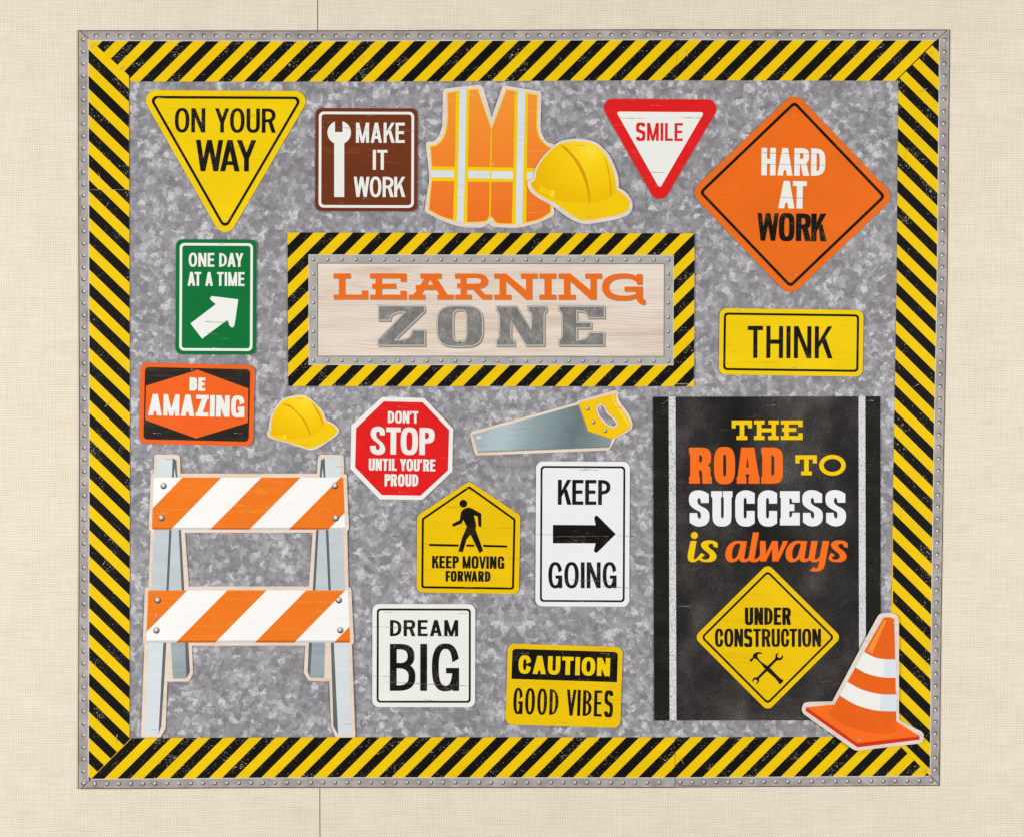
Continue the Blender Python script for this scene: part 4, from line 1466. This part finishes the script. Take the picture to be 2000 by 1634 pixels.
for q in ('186,797 378,800 378,858 186,857', '498,802 683,804 683,868 498,864', '693,805 876,807 876,871 693,868', '998,812 1260,816 1260,876 996,873'):
    v.part('silver_stripe', [('silver', [P(q, FV)], [])], 2)


def hat(cx, cy, ang, label, card, shell, brim, ridges, clip_, clip_end, glow, frm, z, half):
    h = Sheet('hard_hat_cutout', cx, cy, ang, label, 'cut-out', CG, z=z, bend=(.3, .6, .4, .4), half=half)
    h.part('backing_card', [('margin_pale', [S(card, frm)], [])], 0, thick=CARD)
    sh_ = h.part('hat_shell', [('hat_yellow' if half[0] > 90 else 'small_hat_yellow', [S(shell, frm)], [])] +
                 [('hat_dark', [S(r, frm)], []) for r in ridges[:2]] + [('hat_glow', [S(r, frm)], []) for r in ridges[2:]], 1, clip=True)
    h.part('hat_brim', [('hat_light', [S(brim, frm)], [])], 2)
    h.part('strap_clip', [('hat_light', [P(clip_, frm)], []), ('hat_glow', [P(clip_end, frm)], [])], 3)
    return h


hat(1133, 356, 0, 'large yellow hard hat cut-out overlapping the orange vest',
    '1290,548 1400,532 1500,538 1585,565 1640,610 1700,680 1750,790 1772,870 1775,945! 1840,990 1885,1060 1888,1130 1850,1180 1750,1215 1620,1240 1500,1255 1420,1238 1330,1190 1200,1095 1100,1040 1030,985 1000,930 1003,890! 1050,865! 1062,800 1110,710 1180,630 1240,578',
    '1280,575 1400,557 1500,560 1570,582 1640,640 1700,740 1742,860 1752,960! 1810,1000 1857,1055 1862,1110 1830,1150 1740,1185 1600,1210 1500,1225 1440,1215 1350,1160 1240,1080 1120,1020 1050,960 1028,910! 1068,880! 1080,800 1130,710 1200,630',
    '1028,912! 1070,965 1180,1030 1300,1062 1430,1075 1560,1070 1670,1045 1730,1000 1752,960! 1810,1000 1857,1055 1862,1110 1830,1150 1740,1185 1600,1210 1500,1225 1440,1215 1350,1160 1240,1080 1120,1020 1050,960',
    ['1268,582! 1330,606 1400,665 1460,750 1505,870 1528,985 1535,1075! 1522,1075! 1500,940 1440,790 1370,680 1300,610', '1645,665! 1682,760 1704,870 1712,960 1706,1035! 1700,1035! 1700,940 1690,840 1668,745',
     '1330,606! 1400,665 1460,750 1505,870! 1500,850 1450,745 1395,672'],
    '1108,925 1200,970 1232,970 1230,1025 1195,1027 1092,972', '1200,970 1235,968 1230,1028 1195,1027',
    '1300,572 1400,557 1500,560 1570,582 1625,630 1655,700 1540,640 1420,610 1350,600', FV, 0.0034, (100, 82))
hat(591, 824, 6, 'small yellow hard hat cut-out between the AMAZING sign and the octagon',
    '185,180 240,140 330,115 430,108 490,138 560,205 620,270 655,362! 720,390 775,440 783,480 750,520 650,590 560,645 490,660 420,640 260,590 140,555 75,530 58,490 75,455! 85,380 110,290 150,225',
    '195,195 255,150 340,130 430,125 500,165 570,240 618,310 635,372! 700,400 755,445 762,478 720,520 600,600 490,642 420,625 270,575 150,545 100,520 85,490! 105,460! 105,380 135,280',
    '85,490! 150,520 260,546 360,545 500,512 590,465 635,372! 700,400 755,445 762,478 720,520 600,600 490,642 420,625 270,575 150,545 100,520',
    ['198,192! 290,208 370,270 440,360 480,440 500,512! 488,514! 450,420 390,325 310,245 240,210', '498,165! 555,235 600,320 624,400 622,440! 614,440! 600,360 560,280', '290,208! 370,270 440,360! 410,325 350,262'],
    '150,505 225,505 255,505 255,550 225,548 150,530', '225,508 255,503 258,552 228,548',
    '215,180 300,140 430,125 500,165 540,215 430,180 320,175', F3, 0.0018, (72, 56))

# hand saw
FW = (900, 750, 5.5556)
w = Sheet('saw_cutout', 1077, 826, 0, 'cut-out picture of a hand saw with yellow handle', 'cut-out', CG, z=0.0018, bend=(.4, .5, .3, .3), half=(160, 62))
slot = S('1490,245 1525,234 1555,262 1582,315 1640,370 1680,420 1672,450 1640,455 1590,430 1530,370 1492,305', FW)
w.part('backing_card', [('margin', [S('100,545! 110,520 135,508! 1255,200! 1262,185! 1640,75! 1692,72 1712,98! 1705,140 1740,212 1820,320 1862,430 1850,485 1800,522! 1680,585! 1620,700! 1600,715! 172,772! 150,755!', FW)], [slot])], 0, thick=CARD)
teeth = []
n = 52
for i in range(n):
    t0, t1 = i / n, (i + 0.5) / n
    teeth.append((lerp(1612, 172, t0), lerp(690, 745, t0) + (0 if i else 0)))
    teeth.append((lerp(1612, 172, t1), lerp(676, 731, t1)))
tp = [(x / 5.5556 + 900, y / 5.5556 + 750) for x, y in [(125, 545), (1275, 222), (1378, 512), (1640, 595), (1614, 676)]]
tz = [(x / 5.5556 + 900, y / 5.5556 + 750) for x, y in teeth]
edge = [(x, y - 1.6) for x, y in tz]
bl = w.part('saw_blade', [('saw_steel', [tp + tz], []), ('saw_tooth', [tz + edge[::-1]], []), ('margin', [ell(900 + 195/5.5556, 750 + 576/5.5556, 5, 2.8, 18)], [])], 1, clip=True)
hd = S('1275,205! 1690,98! 1676,140 1692,205 1760,300 1836,415 1840,460 1800,500! 1640,598! 1378,512!', FW)
ho = w.part('saw_handle', [('handle_edge', [hd], [inset(slot, -3.6)]), ('handle_yellow', [shift(inset(hd, 0.9), 0.5, -0.5)], [inset(slot, -4.2)]),
                           ('handle_light', [S('1672,112! 1660,150 1680,215 1745,305 1815,410 1822,450 1800,480! 1812,440 1735,320 1668,220 1645,150 1655,118!', FW)], [])], 2, clip=True)
for x, y in ((1377, 266), (1437, 411), (1567, 506)):
    rivet(w, 900 + x / 5.5556, 750 + y / 5.5556, 3.9, 135, 'bolt', ho, 'rivet', 3)

# barricade
FB = (260, 870, 4.4444)
FC = (260, 1130, 4.4444)
b = Sheet('barricade_cutout', 485, 1162, 0, 'tall cut-out picture of an orange and white striped road barricade', 'cut-out', CG, z=0.0020, bend=(.6, 1.1, .3, .4), half=(206, 276))
bo = S('183,240! 188,98! 192,82 208,75! 375,75! 402,86 411,110! 414,240! 1596,240! 1606,112! 1614,88 1640,75! 1812,78! 1826,85 1828,98! 1835,243! 1853,250 1856,272! 1862,430! 1875,700! 1872,722 1860,735! 1870,1222!', FB) + \
     S('1888,75! 1896,95! 1910,400! 1918,535! 1914,555 1900,562! 1930,1350! 1925,1368 1910,1371! 1775,1371 1755,1362! 1722,1275! 1705,884! 1535,880! 1520,872! 1483,810! 1497,575! 512,575! 522,822! 490,878 470,887! 300,885! 285,1290! 244,1365 228,1372! 90,1372 72,1356! 102,560! 90,552 88,535! 97,300! 105,90! 112,74 135,65!', FC) + \
     S('155,737! 140,722 138,708! 150,480! 155,272! 160,254!', FB)
bh = P('452,752 1560,752 1528,1218 487,1218', FB)
b.part('backing_card', [('margin', [bo], [bh])], 0, thick=CARD)


def post(name, front, dark, extra=(), fm='post_blue', frm=FB):
    b.part(name, [(fm, [P(front, frm)], []), ('post_dark', [P(dark, frm)], [])] + [('post_blue', [P(e, frm)], []) for e in extra], 1)


post('post_top', '212,106 345,106 340,274 205,274', '345,106 378,125 387,274 340,274', ('364,190 373,274 356,274',))
post('post_top', '1665,106 1798,106 1804,274 1672,274', '1665,106 1632,125 1621,274 1671,274', ('1648,190 1655,274 1638,274',))
post('front_leg', '185,727 316,727 291,1252 164,1252', '316,727 337,727 311,1252 291,1252', (), 'post_mid')
post('rear_leg', '337,727 398,727 424,1252 311,1252', '398,727 418,727 446,1252 424,1252', (), 'post_mid')
post('front_leg', '1697,727 1820,727 1841,1252 1718,1252', '1674,727 1697,727 1718,1252 1697,1252', (), 'post_mid')
post('rear_leg', '1612,727 1674,727 1697,1252 1584,1252', '1591,727 1612,727 1584,1252 1561,1252', (), 'post_mid')
post('front_leg', '138,546 265,546 223,1353 103,1353', '265,546 291,546 272,890 247,1272 223,1345', (), 'post_blue', FC)
post('rear_leg', '330,546 453,546 466,860 348,860', '453,546 481,546 496,800 466,858', (), 'post_shade', FC)
post('front_leg', '1744,546 1868,546 1897,1347 1782,1347', '1718,546 1744,546 1782,1347 1740,1272', (), 'post_blue', FC)
post('rear_leg', '1555,546 1668,546 1660,854 1538,854', '1527,546 1555,546 1538,852 1517,800', (), 'post_shade', FC)


def plank(face, edge_, stripes, bolts, frm):
    po = P(face, frm)
    pe = P(edge_, frm)
    st_ = []
    for x0, x1, y0, x2, x3, y1 in stripes:
        st_.append(P('%g,%g %g,%g %g,%g %g,%g' % (x0, y0, x1, y0, x3, y1, x2, y1), frm))
    whole = [po[0], po[1], po[2], pe[2], pe[3], po[3]]
    p_ = b.part('plank', [('grain_white', [whole], []), ('grain_orange', st_, [])], 2, clip=True)
    # the printed lower edge of the plank
    b.part('plank_edge', [('edge_blue', [pe], []), ('grain_orange_dark', st_, [])], 3, parent=p_, clip=True)
    for x, y in bolts:
        rivet(b, frm[0] + x / frm[2], frm[1] + y / frm[2], 6.2, 120, 'bolt', p_, 'bolt', 4)


plank('182,274 1825,274 1843,708 167,708', '167,708 1843,708 1838,725 182,725',
      [(430, 768, 274, -8, 330, 725), (1115, 1455, 274, 668, 1010, 725), (1800, 2140, 274, 1352, 1695, 725)],
      [(268, 347), (250, 626), (1755, 347), (1762, 626)], FB)
plank('135,97 1868,95 1885,530 118,530', '118,530 1885,530 1878,548 120,548',
      [(135, 473, 96, -310, 30, 548), (820, 1160, 96, 373, 715, 548), (1503, 1843, 96, 1058, 1400, 548), (2188, 2530, 96, 1743, 2085, 548)],
      [(217, 183), (206, 443), (1788, 181), (1800, 441)], FC)

# traffic cone
c = Sheet('cone_cutout', 1684, 1330, 0, 'cut-out picture of an orange traffic cone with white bands at the poster corner', 'cut-out', CG, z=0.0046, bend=(.4, .5, .6, .4), half=(118, 134))
c.part('backing_card', [('margin_pale', [S('1500,388! 1520,360 1550,351 1600,352 1635,370 1648,415! 1648,1045! 1790,1118! 1806,1135 1808,1155! 1798,1190 1770,1200! 1400,1243! 1370,1244 1345,1234! 1030,1008! 1016,980 1030,938 1065,928! 1215,925!', F8)], [])], 0, thick=CARD)
ft = c.part('cone_foot', [('cone_base', [P('1045,962 1232,945 1630,1053 1782,1152 1377,1197', F8)], []),
                          ('cone_red', [P('1045,962 1377,1197 1782,1152 1780,1174 1379,1224 1041,986', F8)], [])], 1)
body = S('1545,385! 1565,378 1595,380 1617,392! 1632,1122! 1560,1136 1450,1126 1310,1085 1235,1042 1195,1006!', F8)
c.part('cone_body', [('cone_orange', [body], []), ('cone_light', [P('1548,398 1566,400 1475,615 1440,600', F8)], []),
                     ], 2, clip=True)
c.part('white_band', [('white', [S('1420,603! 1490,638 1560,651 1630,652! 1631,772! 1540,769 1440,745 1364,704!', F8)], []),
                      ('band_blue', [P('1556,640 1640,640 1640,780 1545,780', F8)], [])], 3, clip=True)
c.part('white_band', [('white', [S('1310,796! 1400,845 1520,877 1631,880! 1632,990! 1500,984 1370,948 1262,886!', F8)], []),
                      ('band_blue', [P('1534,860 1640,860 1640,1000 1522,1000', F8)], [])], 3, clip=True)

# ------------------------------------------------------------------ staples
def make_staple_mesh(Lpx):
    r = 0.00026
    L = Lpx * U / 2
    path = [(-L, 0, -0.0012), (-L, 0, 0.0001), (-L * .93, 0, 0.00034), (0, 0, 0.00042), (L * .93, 0, 0.00034), (L, 0, 0.0001), (L, 0, -0.0012)]
    vs_, fs = [], []
    for i, p in enumerate(path):
        q0, q1 = path[max(0, i - 1)], path[min(len(path) - 1, i + 1)]
        t = Vector(q1) - Vector(q0)
        t.normalize()
        n1 = Vector((0, 1, 0))
        n2 = t.cross(n1)
        for k in range(6):
            a = k * math.pi / 3
            vs_.append(tuple(Vector(p) + n1 * (r * math.cos(a)) + n2 * (r * 0.7 * math.sin(a))))
    for i in range(len(path) - 1):
        for k in range(6):
            fs.append((i * 6 + k, i * 6 + (k + 1) % 6, (i + 1) * 6 + (k + 1) % 6, (i + 1) * 6 + k))
    me = bpy.data.meshes.new('staple')
    me.from_pydata(vs_, [], fs)
    me.materials.append(M['staple'])
    for p in me.polygons:
        p.use_smooth = True
    return me


SM = make_staple_mesh(16)
STAPLES = [
    (316, 191.7, 5, s1, 'steel staple on the top line of the ON YOUR WAY triangle'),
    (445, 426.3, 0, s1, 'steel staple near the bottom tip of the ON YOUR WAY triangle'),
    (725.5, 227, -2, s2, 'steel staple above the lettering on the brown wrench sign'),
    (716.5, 389.2, 0, s2, 'steel staple below the lettering on the brown wrench sign'),
    (890, 182.3, 8, v, 'steel staple on the vest shoulder beside the first silver stripe'),
    (1004, 183.3, -3, v, 'steel staple on the vest shoulder nearest the hard hat'),
    (956.5, 425.4, 0, v, 'steel staple at the bottom of the vest zip'),
    (1279.6, 207.2, -2, s3, 'steel staple on the top red bar of the SMILE sign'),
    (1286, 364.4, 0, s3, 'steel staple near the lower tip of the SMILE sign'),
    (1545, 226, 3, s4, 'steel staple near the top corner of the HARD AT WORK diamond'),
    (1548, 536.5, 2, s4, 'steel staple near the bottom corner of the HARD AT WORK diamond'),
    (431.7, 477.9, -2, s5, 'steel staple on the top white line of the green arrow sign'),
    (424.2, 680, 0, s5, 'steel staple on the bottom white line of the green arrow sign'),
    (381, 722, -1, s6, 'steel staple above the word BE on the AMAZING sign'),
    (307.4, 845.4, 0, s6, 'steel staple in the bottom black corner of the AMAZING sign nearest the border'),
    (466.4, 845.7, -3, s6, 'steel staple in the bottom black corner of the AMAZING sign nearest the small hat'),
    (1444.3, 607.2, 9, s7, 'steel staple at the top corner of the THINK sign'),
    (1552, 718.6, 0, s7, 'steel staple on the bottom edge of the THINK sign'),
    (326.6, 896, 0, b, 'steel staple on top of the barricade post near the border'),
    (663, 910.5, -6, b, 'steel staple on the barricade post near the octagon'),
    (501, 943.6, 5, b, 'steel staple on the upper barricade plank'),
    (306.8, 1203, 90, b, 'upright steel staple on the lower barricade plank'),
    (299.4, 1423, -3, b, 'steel staple at the foot of the barricade leg near the border'),
    (678, 1412, -3, b, 'steel staple at the foot of the barricade leg near DREAM BIG'),
    (785.4, 795, -3, s8, 'steel staple near the top of the red octagon'),
    (787.4, 960.2, -2, s8, 'steel staple near the bottom of the red octagon'),
    (940.7, 869.5, 2, w, 'steel staple at the toe of the saw blade'),
    (1207.4, 796.2, 2, w, 'steel staple on the yellow saw handle'),
    (918, 956, -36, s9, 'steel staple at the peak of the walking figure sign'),
    (916.5, 1145.6, -2, s9, 'steel staple on the bottom line of the walking figure sign'),
    (1138, 917.4, -6, s10, 'steel staple above the word KEEP on the tall white sign'),
    (1131.5, 1172, -6, s10, 'steel staple on the bottom line of the tall white KEEP GOING sign'),
    (758.6, 1194.2, 0, s11, 'steel staple at the top corner of DREAM BIG nearest the barricade'),
    (904.2, 1196.2, 3, s11, 'steel staple at the top corner of DREAM BIG farthest from the barricade'),
    (836, 1365.3, -7, s11, 'steel staple below the word BIG'),
    (1024.8, 1273.8, 2, s12, 'steel staple on the CAUTION band above the letter C'),
    (1182, 1274.6, -10, s12, 'steel staple on the CAUTION band above the letter N'),
    (1104.7, 1409.7, -6, s12, 'steel staple on the bottom edge of the GOOD VIBES sign'),
    (1298.7, 784.8, 35, s14, 'slanted steel staple in the road poster corner below the LEARNING ZONE poster'),
    (1505.4, 791.4, 5, s14, 'steel staple above the word THE on the road poster'),
    (1697, 782.4, 2, s14, 'steel staple in the road poster corner below the THINK sign'),
    (1312.4, 1390, 0, s14, 'steel staple at the foot of the road poster lane line'),
    (582.6, 778.5, -1, None, 'steel staple on the crown of the small hard hat'),
    (593.7, 867.4, -1, None, 'steel staple on the brim of the small hard hat'),
    (1136, 286, 2, None, 'steel staple on the crown of the large hard hat'),
    (1152, 425.2, -8, None, 'steel staple on the brim of the large hard hat'),
    (1738.5, 1213, -4, c, 'steel staple at the tip of the traffic cone'),
    (1672.5, 1441.4, -20, c, 'steel staple on the foot of the traffic cone'),
]
BST = [
    (1341, 104, -76, 'steel staple beside the seam in the top border strip'),
    (1715.5, 95.2, 22, 'steel staple on the top border strip above the diamond sign'),
    (614.5, 139.4, 15, 'steel staple on the top border strip above the brown sign'),
    (707.5, 116, 60, 'slanted steel staple on the top border strip near the wall joint'),
    (1824.5, 101, 35, 'steel staple in the upper border corner near the diamond sign'),
    (1804, 177, 30, 'steel staple at the top of the right border strip'),
    (182, 92.5, 42, 'steel staple in the upper border corner near the yellow triangle'),
    (238, 135.5, 45, 'steel staple on the mitre of the upper border corner near the yellow triangle'),
    (195.2, 344, -76, 'steel staple just above the seam in the left border strip'),
    (209.5, 402.5, 60, 'steel staple just below the seam in the left border strip'),
    (211.5, 789, 46, 'steel staple on the left border strip beside the AMAZING sign'),
    (204.5, 1097.5, 62, 'steel staple on the left border strip beside the barricade'),
    (229, 1440, 85, 'steel staple low on the left border strip near the barricade foot'),
    (743.6, 1468, 25, 'steel staple on the bottom border strip below DREAM BIG'),
    (1294, 1480.2, -30, 'steel staple on the bottom border strip on the DREAM BIG side of its seam'),
    (1332, 1484.6, -58, 'steel staple on the bottom border strip on the cone side of its seam'),
    (1495, 1478.5, 42, 'steel staple on the bottom border strip below the road poster'),
    (1686.5, 1467.4, 32, 'steel staple on the bottom border strip just under the cone'),
    (1807.5, 1502, 45, 'steel staple in the lower border corner by the cone'),
    (1786.5, 754, 27, 'steel staple on the right border strip beside the road poster top'),
    (1761.5, 1001.5, 66, 'steel staple on the right border strip beside the word SUCCESS'),
]


def staple(x, y, a, z, label):
    o = bpy.data.objects.new('staple', SM)
    COL.objects.link(o)
    o.location = ((x - CX) * U, -z, (CZ - y) * U)
    o.rotation_euler = (math.pi / 2, -math.radians(a), 0)
    tag(o, label, 'staple', 'staples holding the display')


for x, y, a, sh, label in STAPLES:
    if sh is None:
        z = 0.0034 + 0.0004 if x > 900 else 0.0018 + 0.0004
        z += 0.0003
    else:
        z = sh.zf(4 * INK)(*sh.loc(x, y))
    staple(x, y, a, z, label)
for x, y, a, label in BST:
    staple(x, y, a, Z0 + 0.00045, label)
